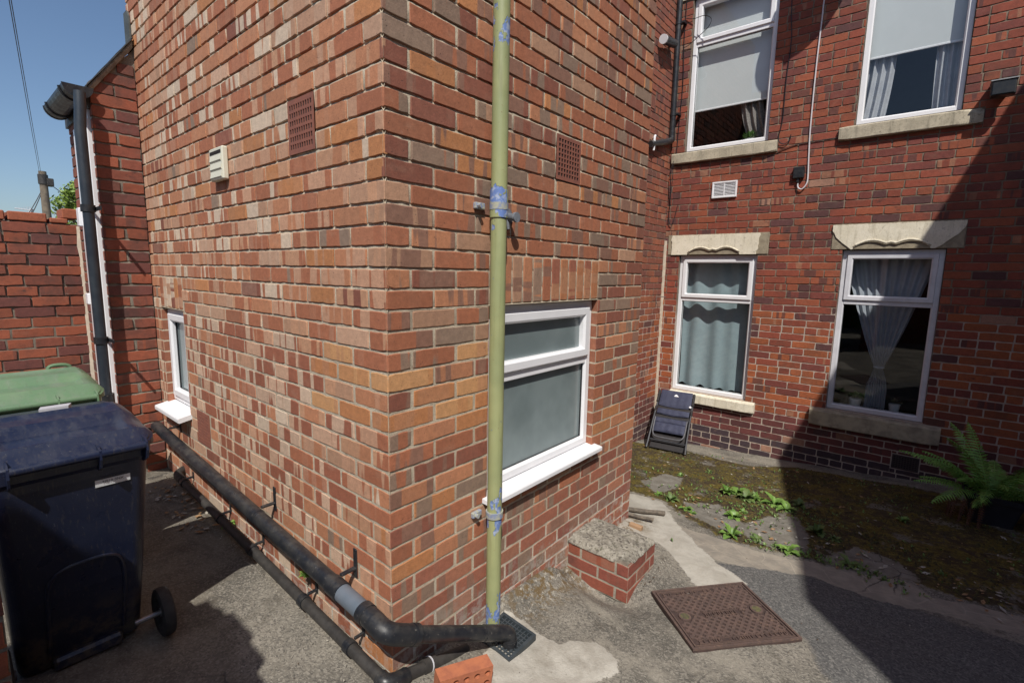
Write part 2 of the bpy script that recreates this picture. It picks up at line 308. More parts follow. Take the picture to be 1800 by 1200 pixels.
# ------------------------------------------------------------------ brick geometry
def emit_brick(mb,P,u0,u1,z0,z1,ca,cb,st,rnd,rng,jit=.0008,depth=.012,prot=0.,rot=0.,vert=False,cen=None):
    W=u1-u0; Z=z1-z0
    if W<.008 or Z<.008: return
    nu=max(1,int(W/.03)); nz=max(1,int(Z/.034))
    per=[(u0+W*i/nu,z0) for i in range(nu)]+[(u1,z0+Z*i/nz) for i in range(nz)]+[(u1-W*i/nu,z1) for i in range(nu)]+[(u0,z1-Z*i/nz) for i in range(nz)]
    n=len(per); cu=(u0+u1)/2; cz=(z0+z1)/2; ch=.0016+rng.random()*.0012
    chp=rng.random()<.30; jj=[(rng.uniform(-jit,jit),rng.uniform(-jit,jit)) for _ in per]; cr=.0035*rng.random()+.0012; cpt=rng.randrange(n) if chp else -1; cdp=rng.uniform(.002,.0055)
    out=[];ins=[];back=[]
    for (a,b),(ja,jb) in zip(per,jj):
        corner=(abs(a-u0)<1e-6 or abs(a-u1)<1e-6) and (abs(b-z0)<1e-6 or abs(b-z1)<1e-6)
        k=cr if corner else 0
        sa=1 if a<cu else -1; sb=1 if b<cz else -1
        oa=a+ja+(sa*k*.6); ob=b+jb+(sb*k*.6)
        if cpt>=0 and (abs(a-per[cpt][0])<.016 and abs(b-per[cpt][1])<.016): oa+=sa*cdp*(.3+.7*rng.random())*(abs(a-u0)<1e-6 or abs(a-u1)<1e-6); ob+=sb*cdp*(abs(b-z0)<1e-6 or abs(b-z1)<1e-6)
        ob+=(a-cu)*rot
        ia=oa+(sa*ch if (abs(a-u0)<1e-6 or abs(a-u1)<1e-6) else 0); ib=ob+(sb*ch if (abs(b-z0)<1e-6 or abs(b-z1)<1e-6) else 0)
        out.append((oa,ob)); ins.append((ia,ib))
    vs=[P(a,b,prot) for a,b in ins]+[P(a,b,prot-ch*.9) for a,b in out]+[P(a,b,-depth) for a,b in out]
    fs=[tuple(range(n))]
    for k in (0,1):
        for i in range(n): j=(i+1)%n; fs.append((k*n+i,k*n+j,(k+1)*n+j,(k+1)*n+i))
    uc,zc=cen if cen else (cu,cz)
    uv=[((b-zc,a-uc) if vert else (a-uc,b-zc)) for a,b in ins+out+out]
    mb.add(vs,fs,0,False,bd=[(p+.5,q+.5,rnd,st) for p,q in uv],ca=(*ca,1),cb=(*cb,1))
def subtract(rc,ho):
    a0,a1,b0,b1=rc;u0,u1,z0,z1=ho
    if a1<=u0 or a0>=u1 or b1<=z0 or b0>=z1: return [rc]
    o=[]
    if a0<u0: o.append((a0,u0,b0,b1))
    if a1>u1: o.append((u1,a1,b0,b1))
    m0,m1=max(a0,u0),min(a1,u1)
    if b0<z0: o.append((m0,m1,b0,z0))
    if b1>z1: o.append((m0,m1,z1,b1))
    return o
def brick_wall(P,u0,u1,z0,z1,course,zph,joints,pal,holes=(),cuts=(),jt=.010,jit=.0008,recess=lambda z:(.002,.008),seed=1,protj=.0012,rotj=.002,nojoint=()):
    """joints(k)-> sorted list of perpend centres; holes: openings without mortar; cuts: no bricks but mortar stays"""
    rng=random.Random(seed); mb=MB()
    k0=int(math.floor((z0-zph)/course)); k1=int(math.ceil((z1-zph)/course))
    zl=set([z0,z1])
    for k in range(k0,k1+1):
        zc=zph+k*course
        for zz in (zc-jt/2,zc+jt/2,zc+jt/2+.004):
            if z0<zz<z1: zl.add(round(zz,5))
        js=[u0]+[j for j in joints(k) if u0+.02<j<u1-.02]+[u1]
        for i in range(len(js)-1):
            a=js[i]+(0 if i==0 and 'l' in nojoint else jt/2*(i>0)); b=js[i+1]-(0 if i==len(js)-2 else jt/2)
            zb,zt=zc+jt/2,zc+course-jt/2
            kr=random.Random((k*7919+ (i if 'l' in nojoint else (len(js)-2-i) if 'r' in nojoint else i*1+1000))*31+ (seed if not ((i==0 and 'l' in nojoint) or (i==len(js)-2 and 'r' in nojoint)) else 5))
            ca,cb,st=pal((a+b)/2,(zb+zt)/2,kr); rnd=kr.random()
            rc=[(a,b,max(zb,z0),min(zt,z1))]
            if rc[0][3]-rc[0][2]<.01: continue
            for ho in list(holes)+list(cuts): rc=[q for r_ in rc for q in subtract(r_,ho)]
            rot=rng.gauss(0,rotj); pr=rng.uniform(-protj,protj); thin=-.02 if 0 else 0
            for q in rc:
                if q[1]-q[0]>.012 and q[3]-q[2]>.012: emit_brick(mb,P,*q,ca,cb,st,rnd,rng,jit,.014,pr,rot,cen=((js[i]+js[i+1])/2,(zb+zt)/2))
    # mortar sheet
    ul=set([u0,u1]); x=u0
    while x<u1: ul.add(round(x,5)); x+=.011
    for ho in holes: ul.update([ho[0],ho[1]]); zl.update([ho[2],ho[3]])
    ul=sorted(q for q in ul if u0<=q<=u1); zl=sorted(q for q in zl if z0<=q<=z1)
    vs=[];fs=[]
    for z in zl:
        ph=((z-zph+jt/2)%course); r0,r1=recess(z)
        if ph<jt*.5: d=r0
        elif ph<jt*1.25: d=r1
        elif ph<jt*1.25+.006: d=(r0+r1)/2
        else: d=(r0+r1)/2
        for u in ul:
            nn=mnoise.noise(Vector((u*45,z*45,seed*3.7)))*.0022+mnoise.noise(Vector((u*6,z*6,seed*1.7)))*.0022+max(0,mnoise.noise(Vector((u*22,z*30,seed*5.1)))-.35)*-.012
            vs.append(P(u,z,-max(protj+.0011,d+nn)))
    n=len(ul)
    for j in range(len(zl)-1):
        for i in range(n-1):
            cu=(ul[i]+ul[i+1])/2; cz=(zl[j]+zl[j+1])/2
            if any(ho[0]<cu<ho[1] and ho[2]<cz<ho[3] for ho in holes): continue
            fs.append((j*n+i,j*n+i+1,(j+1)*n+i+1,(j+1)*n+i))
    mb.add(vs,fs,1,True,bd=(.5,.5,.5,0),ca=(.3,.2,.1,1),cb=(.3,.2,.1,1))
    return mb
def reveal(mb,P,ho,depth,mi=1,skip=''):
    u0,u1,z0,z1=ho; e=.0015
    for nm,a in (('l',((u0,z0),(u0,z1))),('r',((u1,z1),(u1,z0))),('t',((u0,z1),(u1,z1))),('b',((u1,z0),(u0,z0)))):
        if nm in skip: continue
        (a0,b0),(a1,b1)=a
        mb.add([P(a0,b0,-.0),P(a1,b1,-.0),P(a1,b1,-depth),P(a0,b0,-depth)],[(0,1,2,3)],mi,False,bd=(.5,.5,.5,0),ca=(.3,.2,.1,1),cb=(.3,.2,.1,1))
def brev(mb,P,ho,depth):
    rr=random.Random(8); u0,u1,z0,z1=ho; k=int((z0-Z0)/C0)
    while Z0+k*C0<z1:
        a=max(z0,Z0+k*C0-.005); b=min(z1,a+.010); c=min(z1,Z0+(k+1)*C0-.005)
        for u in (u0,u1):
            for q0,q1,mi in ((a,b,1),(b,c,0)):
                if q1-q0>.001:
                    j=.85+.3*rr.random(); mb.add([P(u,q0,-.0),P(u,q0,-depth),P(u,q1,-depth),P(u,q1,-.0)],[(0,1,2,3)],mi,False,bd=(.5,.5,rr.random(),0),ca=(.30*j,.115*j,.065*j,1),cb=(.35,.2,.13,1))
        k+=1
def lerp(a,b,t): return tuple(x+(y-x)*t for x,y in zip(a,b))
RB=(.30,.105,.062); DR=(.215,.078,.055); OR=(.44,.185,.075); YO=(.52,.27,.12); TA=(.40,.225,.14); GR=(.245,.165,.118); PK=(.49,.295,.195); PA=(.56,.43,.32)
def palL(u,z,r,R_side=False):
    q=r.random()
    pale=.0 if R_side else min(1,max(0,(-u-.2)/1.5))
    if z<2.45 and (.90<z<1.29) and abs(u)<.52 and r.random()<.62:   # the run of orange bricks at the corner
        return (YO if r.random()<.5 else OR, OR if r.random()<.5 else (.42,.2,.11),.5)
    R1=(.345,.125,.064); R2_=(.43,.185,.095); R3=(.235,.082,.052)
    if R_side:
        ca=R1 if q<.44 else R2_ if q<.62 else R3 if q<.82 else GR if q<.89 else TA if q<.95 else OR; st=.95 if r.random()<.6 else .1
        cb=GR if r.random()<.45 else lerp(R3,GR,.5)
        if z<.35: ca=lerp(ca,(.25,.09,.07),.45)
    else:
        ca=R1 if q<.46 else R2_ if q<.76 else R3 if q<.79 else OR if q<.84 else PK if q<.84+.07*pale+.02 else PA if q<.86+.09*pale else TA if q<.97 else R2_
        cb=(lerp(PK,R2_,.3) if r.random()<.5 else PA if r.random()<.3+pale*.6 else lerp(OR,PK,.6)) if r.random()<.93 else GR; st=1. if r.random()<.74 else .15
    if not R_side and u<-.3 and z<1.3 and r.random()<.6: ca=(.285,.098,.055); cb=lerp(PK,PA,r.random()*.7); st=1.
    j=.90+.2*r.random(); return tuple(x*j for x in ca),tuple(x*j for x in cb),st
def palB(u,z,r):
    q=r.random(); ca=(.25,.060,.034) if q<.46 else (.30,.080,.038) if q<.74 else (.185,.048,.036) if q<.93 else (.11,.042,.040)
    if z<1.3 and z>0 and r.random()<.4: ca=(.34,.095,.035)
    if z<-.02: ca=lerp((.10,.030,.030),(.17,.045,.038),r.random()); 
    if z<-.36: ca=(.055,.034,.042) if r.random()<.7 else (.10,.035,.035)
    cb=(.07,.035,.035) if r.random()<.7 else (.35,.17,.10); st=.7 if r.random()<.16 else 0.
    if r.random()<.012: ca=(.36,.19,.13)
    j=.86+.28*r.random(); return tuple(x*j for x in ca),cb,st
def palP(u,z,r):
    q=r.random(); ca=(.28,.078,.040) if q<.45 else (.225,.066,.040) if q<.78 else (.155,.052,.042)
    j=.85+.3*r.random(); return tuple(x*j for x in ca),(.12,.05,.04),.5 if r.random()<.15 else 0.
# joint rules
def jl(offE,offO,pitch,n,sgn=1,org=0.):
    def f(k):
        kk=k; off=offE if kk%2==0 else offO
        return sorted(org+sgn*(off+pitch*i) for i in range(n))
    return f
# ------------------------------------------------------------------ common materials
M_upvc=simple('white window plastic',(.80,.80,.82),(.74,.74,.76),.28,6,.6,.03,60)
M_upvc2=simple('weathered window plastic',(.66,.66,.70),(.56,.56,.60),.35,8,.8,.03,60)
def glass_mat(name,tint=(1,1,1),refl=1.0,ior=1.5):
    s=N(name); s.t.nodes.remove(s.p)
    g=s.n('BsdfGlossy'); s.set(g,'Roughness',.0); t=s.n('BsdfTransparent'); s.set(t,0,tint)
    ge=s.n('NewGeometry'); dt=s.n('VectorMath',operation='DOT_PRODUCT'); s.l(ge,1,dt,0); s.l(ge,4,dt,1); cs=s.ma('ABSOLUTE',(dt,1)); fr=s.ma('ADD',.045,s.ma('MULTIPLY',s.ma('POWER',s.ma('SUBTRACT',1.,cs),5.),.9)); mx=s.n('MixShader'); s.set(mx,0,s.ma('MULTIPLY',fr,refl,clamp=True)); s.l(t,0,mx,1); s.l(g,0,mx,2)
    s.l(mx,0,s.out,0); return s.m
M_glass=glass_mat('window glass',(.93,.95,.95),1.6)
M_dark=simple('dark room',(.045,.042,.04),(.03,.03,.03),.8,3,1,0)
M_room=simple('room wall',(.16,.15,.14),(.13,.12,.11),.8,3,1,0)
M_stone=simple('sandstone sill',(.50,.44,.33),(.36,.32,.245),.85,9,1,.5,130,.003)
M_cream=simple('cream painted stone',(.80,.74,.60),(.68,.62,.48),.75,7,.8,.3,90,.002)
def stained(name,c1,c2,dirt,rough=.85):
    s=N(name); p=s.pos(); c=s.mix(s.ss(s.noise(p,7,5,.7),.35,.65),c1,c2)
    c=s.mix(s.ma('MULTIPLY',s.ss(s.noise(s.mapv(p,(16,16,1.6)),1.6,5,.75),.50,.66),.55),c,dirt); c=s.mix(s.ma('MULTIPLY',s.ss(s.noise(p,26,5,.75),.58,.68),.6),c,lerp(dirt,(.05,.045,.035),.5))
    ed=s.ma('MULTIPLY',s.ss(s.noise(p,60,3,.7),.55,.62),.35); c=s.mix(ed,c,dirt)
    return s.fin(c,rough,s.bump(s.ma('ADD',s.noise(p,110,4,.7),s.noise(p,18,3)),.5,.003))
M_stone=stained('weathered sandstone',(.50,.44,.33),(.38,.335,.25),(.17,.155,.115)); M_cream=stained('chalky cream paint',(.80,.74,.60),(.70,.64,.50),(.44,.39,.29),.75)
M_chip=simple('bare stone',(.34,.29,.205),(.25,.21,.15),.9,22,1,.7,110,.004)
s=N('black plastic pipe'); p=s.pos(); c=s.mix(s.ss(s.noise(p,14,5,.6),.35,.7),(.012,.014,.019),(.030,.030,.031))
up=s.sep((s.n('NewGeometry'),1),2); c=s.mix(s.ma('MULTIPLY',s.ma('MULTIPLY',s.ss(up,.3,.9),s.ss(s.noise(p,16,5,.75),.42,.66)),.42),c,(.10,.092,.08))
c=s.mix(s.ma('MULTIPLY',s.ss(s.noise(p,75,4,.7),.64,.70),.5),c,(.25,.23,.20))
MATS['black plastic pipe']=s.fin(c,s.mr(s.noise(p,21,4,.7),.3,.7,.24,.55),s.bump(s.noise(p,140,3),.08,.001))
M_black=simple('black plastic pipe',(.013,.015,.019),(.035,.034,.034),.34,14,.8,.05,90,rv=.12)
M_black2=simple('dusty black pipe',(.030,.028,.027),(.05,.046,.042),.55,18,1,.08,90,rv=.08)
M_terra=simple('terracotta',(.26,.095,.062),(.20,.075,.055),.8,25,.8,.25,160,.002)
M_holeshade=simple('black hollow shade',(.012,.008,.007),(.008,.006,.005),.9,20,1,0)  # near-black colour stands for the shade inside shallow holes, slot and sump
# ------------------------------------------------------------------ window builder
def ring(mb,P,u0,u1,z0,z1,wd,df,db,mi=0,bev=.004,sl=.012):
    q=lambda i,d:[P(u0+i,z0+i,d),P(u1-i,z0+i,d),P(u1-i,z1-i,d),P(u0+i,z1-i,d)]
    mb.loft([q(0,db),q(0,df-bev),q(bev,df),q(wd-sl,df),q(wd,df-sl),q(wd,db)],mi,caps=False)
def bar(mb,P,u0,u1,z0,z1,df,db,mi=0,bev=.004): pbox(mb,P,u0,u1,z0,z1,db,df,mi,bev)
def window(parent,P,u0,u1,z0,z1,tr=None,mat=None,d=-.06,wd=.055,glass=None,opener='top',name='window'):
    mat=mat or M_upvc; f=MB(); ring(f,P,u0,u1,z0,z1,wd,d,d-.06)
    if tr: bar(f,P,u0+wd-.006,u1-wd+.006,tr-.03,tr+.03,d-.002,d-.06)
    fo=f.build(name,mat,parent)
    zt0=(tr+.03) if tr else z0+wd
    if opener=='top':
        s_=MB(); ring(s_,P,u0+wd-.012,u1-wd+.012,zt0-.014,z1-wd+.012,.052,d+.014,d-.05,bev=.005,sl=.012); s_.build('sash',mat,fo)
        g=MB(); e=wd+.036; a=[P(u0+e,zt0+.034,d-.022),P(u1-e,zt0+.034,d-.022),P(u1-e,z1-e,d-.022),P(u0+e,z1-e,d-.022)]; g.quad(*a); g.build('pane',glass or M_glass,fo)
        k=MB(); ring(k,P,u0+e-.004,u1-e+.004,zt0+.030,z1-e+.004,.006,d-.008,d-.02,bev=.001,sl=.002); k.build('seal',M_black,fo)
    elif opener=='full':
        s_=MB(); ring(s_,P,u0+wd-.012,u1-wd+.012,z0+wd-.012,z1-wd+.012,.052,d+.014,d-.05,bev=.005,sl=.012); s_.build('sash',mat,fo)
    zl1=(tr-.03) if tr else z1-wd
    e=wd-.004 if opener!='full' else wd+.036; e2=e if tr is None else 0
    za,zb=z0+e,(zl1+.002 if tr else z1-e)
    g=MB(); g.quad(P(u0+e,za,d-.028),P(u1-e,za,d-.028),P(u1-e,zb,d-.028),P(u0+e,zb,d-.028)); g.build('pane',glass or M_glass,fo)
    k=MB(); ring(k,P,u0+e-.002,u1-e+.002,za-.002,zb+.002,.007,d-.015,d-.027,bev=.001,sl=.002); k.build('seal',M_black,fo)
    return fo
def room(parent,P,u0,u1,z0,z1,d0,depth,mat=None):
    r=MB(); a=lambda u,z,d:P(u,z,-d)
    x0,x1,y0,y1=u0-.5,u1+.4,z0-.25,z1+.15; D=d0+depth
    r.quad(a(x0,y0,D),a(x1,y0,D),a(x1,y1,D),a(x0,y1,D)); r.quad(a(x0,y0,d0),a(x0,y0,D),a(x0,y1,D),a(x0,y1,d0)); r.quad(a(x1,y0,d0),a(x1,y0,D),a(x1,y1,D),a(x1,y1,d0))
    r.quad(a(x0,y1,d0),a(x1,y1,d0),a(x1,y1,D),a(x0,y1,D)); r.quad(a(x0,y0,d0),a(x1,y0,d0),a(x1,y0,D),a(x0,y0,D))
    # front returns so that no daylight leaks round the opening
    for q in ((x0,u0,y0,y1),(u1,x1,y0,y1),(u0,u1,y0,z0),(u0,u1,z1,y1)): r.quad(a(q[0],q[2],d0),a(q[1],q[2],d0),a(q[1],q[3],d0),a(q[0],q[3],d0))
    # inner window board
    pbox(r,P,u0,u1,z0-.02,z0+.012,-d0-.2,-d0+.03)
    r.build('room_lining',mat or M_dark,parent)
def airbrick(parent,P,u0,u1,z0,z1,nu,nz,hw=.55,hh=.6,mat=None,d=.002,name='air_brick'):
    b=MB(); mu=.014; mz=.018; pbox(b,P,u0+.004,u1-.004,z0+.004,z1-.004,-.03,d-.004,0)
    cw=(u1-u0-2*mu)/nu; chh=(z1-z0-2*mz)/nz
    us=[u0+.004]; 
    for i in range(nu): us+= [u0+mu+cw*(i+.5-hw/2),u0+mu+cw*(i+.5+hw/2)]
    us.append(u1-.004); zs=[z0+.004]
    for j in range(nz): zs+=[z0+mz+chh*(j+.5-hh/2),z0+mz+chh*(j+.5+hh/2)]
    zs.append(z1-.004)
    for j in range(len(zs)-1):
        for i in range(len(us)-1):
            a0,a1,b0,b1=us[i],us[i+1],zs[j],zs[j+1]
            if i%2==1 and j%2==1:
                b.quad(P(a0,b0,d-.003),P(a1,b0,d-.003),P(a1,b1,d-.003),P(a0,b1,d-.003),1)
                for p,q in (((a0,b0),(a1,b0)),((a1,b0),(a1,b1)),((a1,b1),(a0,b1)),((a0,b1),(a0,b0))): b.quad(P(*p,d),P(*q,d),P(*q,d-.003),P(*p,d-.003),0)
            else: b.quad(P(a0,b0,d),P(a1,b0,d),P(a1,b1,d),P(a0,b1,d),0)
    for p,q in (((us[0],zs[0]),(us[-1],zs[0])),((us[-1],zs[0]),(us[-1],zs[-1])),((us[-1],zs[-1]),(us[0],zs[-1])),((us[0],zs[-1]),(us[0],zs[0]))): b.quad(P(*p,d),P(*q,d),P(*q,-.02),P(*p,-.02),0)
    return b.build(name,[mat or M_terra,M_holeshade],parent)
# ================================================================== brick extension
EXT=thing('brick_extension','two storey mottled brick extension whose corner juts towards the viewer','building',(-1,1,0))
PLm=PL('Y',0.); PRm=PL('X',0.)
ZT=4.6; C0=.075; Z0=2.4-C0*34
rec=lambda z:(lambda t:(.0012+.0018*t,.0026+.0064*t))(min(1,max(.0,(z-1.0)/.9)))
holeLw=(-2.60,-2.15,.6,1.29)
cutsL=[(-.665,-.44,2.025,2.255),(-2.035,-1.81,.45,.68),(-2.60,-2.15,1.29,1.50)]
# course k spans zph+k*C0 ; n(top joint)=... k even <-> stretcher on the left face
jL=jl(.22,.11,.225,14,-1); jR=jl(.11,.22,.225,10,1)
wl=brick_wall(PLm,-2.86,0,Z0,ZT,C0,Z0,jL,palL,holes=[holeLw],cuts=cutsL,jit=.0013,seed=11,recess=rec,nojoint='r')
rg=random.Random(4)
for i in range(6):
    u=-2.60+i*.075; ca,cb,st=palL(u,1.4,rg); emit_brick(wl,PLm,u+.005,u+.07,1.295,1.495,ca,cb,.9,rg.random(),rg,vert=True,depth=.014)
reveal(wl,PLm,holeLw,.10,skip='lr'); brev(wl,PLm,holeLw,.10)
wl.build('left_wall',[M_bL,M_mL],EXT)
holeRw=(.53,1.455,.525,1.425)
cutsR=[(.995,1.225,2.02,2.25),(.53,1.455,1.425,1.648)]
wr=brick_wall(PRm,0,2.02,Z0,ZT,C0,Z0,jR,lambda u,z,r:palL(u,z,r,True),holes=[holeRw],cuts=cutsR,jit=.0013,seed=12,recess=rec,nojoint='l')
for i in range(12):
    u=.533+i*.0768; r5=random.Random(60+i); ca,cb,st=palL(u,1.6,r5,i<6)
    if i>=6: ca=lerp(OR,RB,.35) if i%2 else RB; cb=(.40,.19,.10)
    emit_brick(wr,PRm,u+.005,u+.07,1.432,1.642,ca,cb,.9,r5.random(),r5,vert=True,depth=.014)
reveal(wr,PRm,holeRw,.10,skip='lr'); brev(wr,PRm,holeRw,.10)
wr.build('right_wall',[M_bL,M_mL],EXT)
bw=MB()   # far gable and roof slab of the extension
bw.box((-2.86,2.0,-.3),(-.012,2.02,ZT)); bw.box((-2.86,.012,1.3),(-2.84,2.0,ZT)); bw.box((-2.9,-.05,ZT),(.06,2.1,ZT+.12)); bw.build('roof_slab',M_mP,EXT)
# bathroom window (frosted) on the right hand face
M_frost=None
s=N('frosted glass'); p=s.pos(); c=s.mix(s.ss(s.noise(p,3.,3,.6),.35,.65),(.155,.195,.20),(.205,.25,.255)); c=s.mix(s.ma('MULTIPLY',s.ss(s.ma('ADD',s.sep(p,2),s.mr(s.noise(p,9,4),.3,.7,-.1,.1)),1.05,.50),.75),c,(.30,.36,.37))  # opaque pane painted paler downwards in place of light through the glass
M_frost=s.fin(c,.30,s.bump(s.noise(p,260,2),.15,.001)); s.p.inputs['Coat Weight'].default_value=.6; s.p.inputs['Coat Roughness'].default_value=.08
wn=window(EXT,PRm,.535,1.452,.56,1.42,1.085,glass=M_frost,d=-.035,wd=.05)
k=MB(); prism(k,lambda x,z,d:(x,d,z),[(-.10,.530),(-.10,.562),(-.03,.556),(.052,.545),(.055,.540),(.055,.522),(.048,.518),(.045,.528),(-.03,.532)],.50,1.49)
k.build('window_sill',M_upvc,EXT)
wn=window(EXT,PLm,-2.598,-2.152,.632,1.285,None,glass=M_frost,d=-.035,wd=.05,opener='full')
k=MB(); prism(k,lambda y,z,d:(d,y,z),[(.10,.588),(.10,.628),(.03,.622),(-.075,.598),(-.078,.592),(-.078,.572),(-.07,.568),(.03,.588)],-2.63,-2.135)
k.build('window_sill',M_upvc,EXT)
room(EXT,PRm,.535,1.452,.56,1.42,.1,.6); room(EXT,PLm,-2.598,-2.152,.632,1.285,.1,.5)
airbrick(EXT,PLm,-.66,-.445,2.03,2.25,10,6,.66,.62); airbrick(EXT,PLm,-2.03,-1.815,.455,.675,8,9,.45,.45)
airbrick(EXT,PRm,1.0,1.22,2.025,2.245,8,8,.66,.66)
# lead and slate flashing at the top left of the extension
k=MB(); prism(k,PLm,[(-2.875,3.02),(-2.80,2.93),(-2.76,2.97),(-2.765,3.20),(-2.80,3.24),(-2.87,3.24)],.002,.012); k.build('flashing',simple('grey lead',(.085,.095,.09),(.06,.065,.06),.6,12,1,.3,40,.003),EXT)
# ================================================================== main house
HOU=thing('brick_house','red brick house with sash-shaped white windows and cream stone sills and lintels','building',(.8,5.3,-.5))
D=5.2; PB=PL('Y',D); CB=.0795
WB=dict(ll=(-1.0,-.075,.09,1.835),lr=(.745,1.57,.16,1.875),ul=(-1.02,-.075,3.10,4.86),ur=(.73,1.54,3.125,4.9))
holes=[WB['ll'],WB['lr'],WB['ul'],WB['ur']]
cuts=[(-1.16,.035,1.835,2.085),(.635,1.69,1.875,2.135),(-1.17,.035,2.955,3.095),(.60,1.695,2.975,3.12),(-.69,.04,-.05,.09),(-1.0,.04,-.05,.09),(.60,1.71,-.03,.145),(1.36,1.595,-.355,-.19),(-1.2,.1,4.86,5.1)]
def jB(k):
    rr=random.Random(k*13+7); off=rr.uniform(-.012,.012)
    if k%6==3: return sorted(-1.5+off+.1165*i+rr.uniform(-.003,.003) for i in range(40))
    return sorted(-1.5+off+(0 if k%2 else .1165)+.233*i+rr.uniform(-.004,.004) for i in range(20))
recB=lambda z:(.0030,.0042) if z<1.2 else (.003,.0065)
hb=brick_wall(PB,-1.2,2.95,-.72,5.4,CB,-.72,jB,palB,holes=holes,cuts=cuts,jt=.0095,jit=.0016,seed=21,recess=recB,protj=.0014,rotj=.003)
for ho in holes: reveal(hb,PB,ho,.10)
hb.build('wall',[M_bB,M_mB],HOU)
PW=PL('X',-1.2)
def jW(k):
    rr=random.Random(k*17+3); off=rr.uniform(-.01,.01)
    if k%6==2: return sorted(1.9+off+.1165*i for i in range(30))
    return sorted(1.9+off+(0 if k%2 else .1165)+.233*i+rr.uniform(-.004,.004) for i in range(16))
def palW(u,z,r):
    a,b,st=palB(u,z,r); return lerp(a,(.34,.15,.09),.25 if z>1 else .1),b,st
ww=brick_wall(PW,2.05,5.215,-.75,5.4,CB,-.75,jW,palW,cuts=[(4.55,4.68,3.49,3.66)],jt=.011,jit=.0014,seed=22,recess=recB)
ww.build('wing_wall',[M_bB,M_mB],HOU)
k=MB()   # pale render fillet down the inner corner
pts=[(-1.2,z) for z in np.arange(-.7,2.05,.08)]
L=[]
for (x,z) in pts:
    a=.015+.004*mnoise.noise(Vector((z*7,1,0))); L.append([(x-.001,D-a-.012,z),(x+.006,D-a*.5,z),(x+a,D-.006,z),(x+a+.012,D+.001,z),(x-.01,D+.01,z)])
k.loft(L,0,True); k.build('corner_fillet',simple('pale mortar',(.55,.47,.37),(.45,.38,.3),.9,20,1,.5,150,.003),HOU)
k=MB(); k.box((-3.5,2.05,5.4),(-1.205,7,5.5)); k.box((-1.2,5.205,5.4),(3.3,7,5.5)); k.build('roof_slab',M_mP,HOU)
# sills
def stone_sill(u0,u1,z0,z1,pr,mat,chip=0,seed=0):
    k=MB(); rr=random.Random(seed); n=14; L=[]
    for i in range(n+1):
        u=u0+(u1-u0)*i/n; j=lambda a=.002:rr.uniform(-a,a)
        e=.012 if i in (0,n) else 0
        c=0
        if chip and i>=n-1: c=.045 if i==n else .02
        L.append([PB(u,z0+e+j(),-.05),PB(u,z0+e*.5+j(),pr-.006-e+j()-c*.3),PB(u,z0+.008+e+j(),pr-e+j()-c*.5),PB(u,z1-.022-c+j(),pr-e+j()-c*.4),PB(u,z1-.010-c*.8+j(),pr-.010-e-c*.5),PB(u,z1+j(.001),-.02),PB(u,z1+.002,-.09)])
    k.loft(L,0,True); return k.build('window_sill',mat,HOU)
stone_sill(-1.17,.03,2.96,3.095,.045,M_stone,0,1); stone_sill(.605,1.69,2.98,3.12,.05,M_stone,1,2)
stone_sill(-1.0,.035,-.045,.085,.05,M_cream,0,3); stone_sill(.605,1.71,-.03,.15,.06,simple('stained sill stone',(.44,.38,.27),(.27,.235,.175),.85,11,1,.4,110,.003),0,4)
# painted lintels with an ogee cut in the soffit
def lintel(u0,u1,z0,z1,chipl,chipr,seed):
    rr=random.Random(seed); b=MB(); pbox(b,PB,u0,u1,z0,z1,-.09,.006,0,.004)
    lo=b.build('lintel',M_chip,HOU)
    n=26; uc=(u0+u1)/2-.02
    def low(u):
        x=(u-uc)/.29
        if abs(x)>1.06: return z0+.0
        ax=abs(x)
        return z0+.020+.055*math.cos(min(1,max(0,abs(ax-.52)/.52))*math.pi/2) + (.035*max(0,1-ax/.14) if ax<.14 else 0)
    nv=8; nu=90; V=[];Fc=[]; k=MB()
    eL=[chipl[0]+(chipl[1]-chipl[0])*(1-t)**1.6+rr.uniform(-.008,.008) for t in np.linspace(0,1,nv+1)]
    eR=[chipr[0]+(chipr[1]-chipr[0])*(1-t)**1.6+rr.uniform(-.010,.010) for t in np.linspace(0,1,nv+1)]
    for j in range(nv+1):
        t=j/nv
        for i in range(nu+1):
            a_=u0+max(.0005,eL[j]); b_=u1-max(.0005,eR[j]); u=a_+(b_-a_)*i/nu; lo_=low(u); V.append(PB(u,lo_+(z1-.002-lo_)*t+(rr.uniform(-.006,0) if j==nv else 0),.016))
    n_=nu+1
    for j in range(nv):
        for i in range(nu): Fc.append((j*n_+i,j*n_+i+1,(j+1)*n_+i+1,(j+1)*n_+i))
    bd_=[i for i in range(n_)]+[j*n_+nu for j in range(1,nv+1)]+[nv*n_+i for i in range(nu-1,-1,-1)]+[j*n_ for j in range(nv-1,0,-1)]
    b_=len(V)
    for i in bd_: V.append((V[i][0],V[i][1]+.013,V[i][2]))
    for q in range(len(bd_)): Fc.append((bd_[q],bd_[(q+1)%len(bd_)],b_+(q+1)%len(bd_),b_+q))
    k.add(V,Fc,0); k.build('painted_face',M_cream,lo)
    k=MB(); pts=[PB(uc+x*.29,low(uc+x*.29)+.016,.018) for x in np.linspace(-1.0,1.0,33)]; k.tube(pts,.008,6); k.build('moulding',M_cream,lo)
    k=MB(); pts=[PB(uc+x*.31,low(uc+x*.29)+.001,.0165) for x in np.linspace(-1.0,1.0,33)]; k.tube(pts,.005,6); k.build('moulding',M_chip,lo)
lintel(-1.155,.03,1.838,2.085,(.05,.05),(.10,.12),5); lintel(.64,1.685,1.878,2.135,(-.02,.17),(-.02,.20),6)
k=MB(); pbox(k,PB,-1.2,.1,4.865,5.09,-.09,.015,0,.005); k.build('lintel',M_cream,HOU)
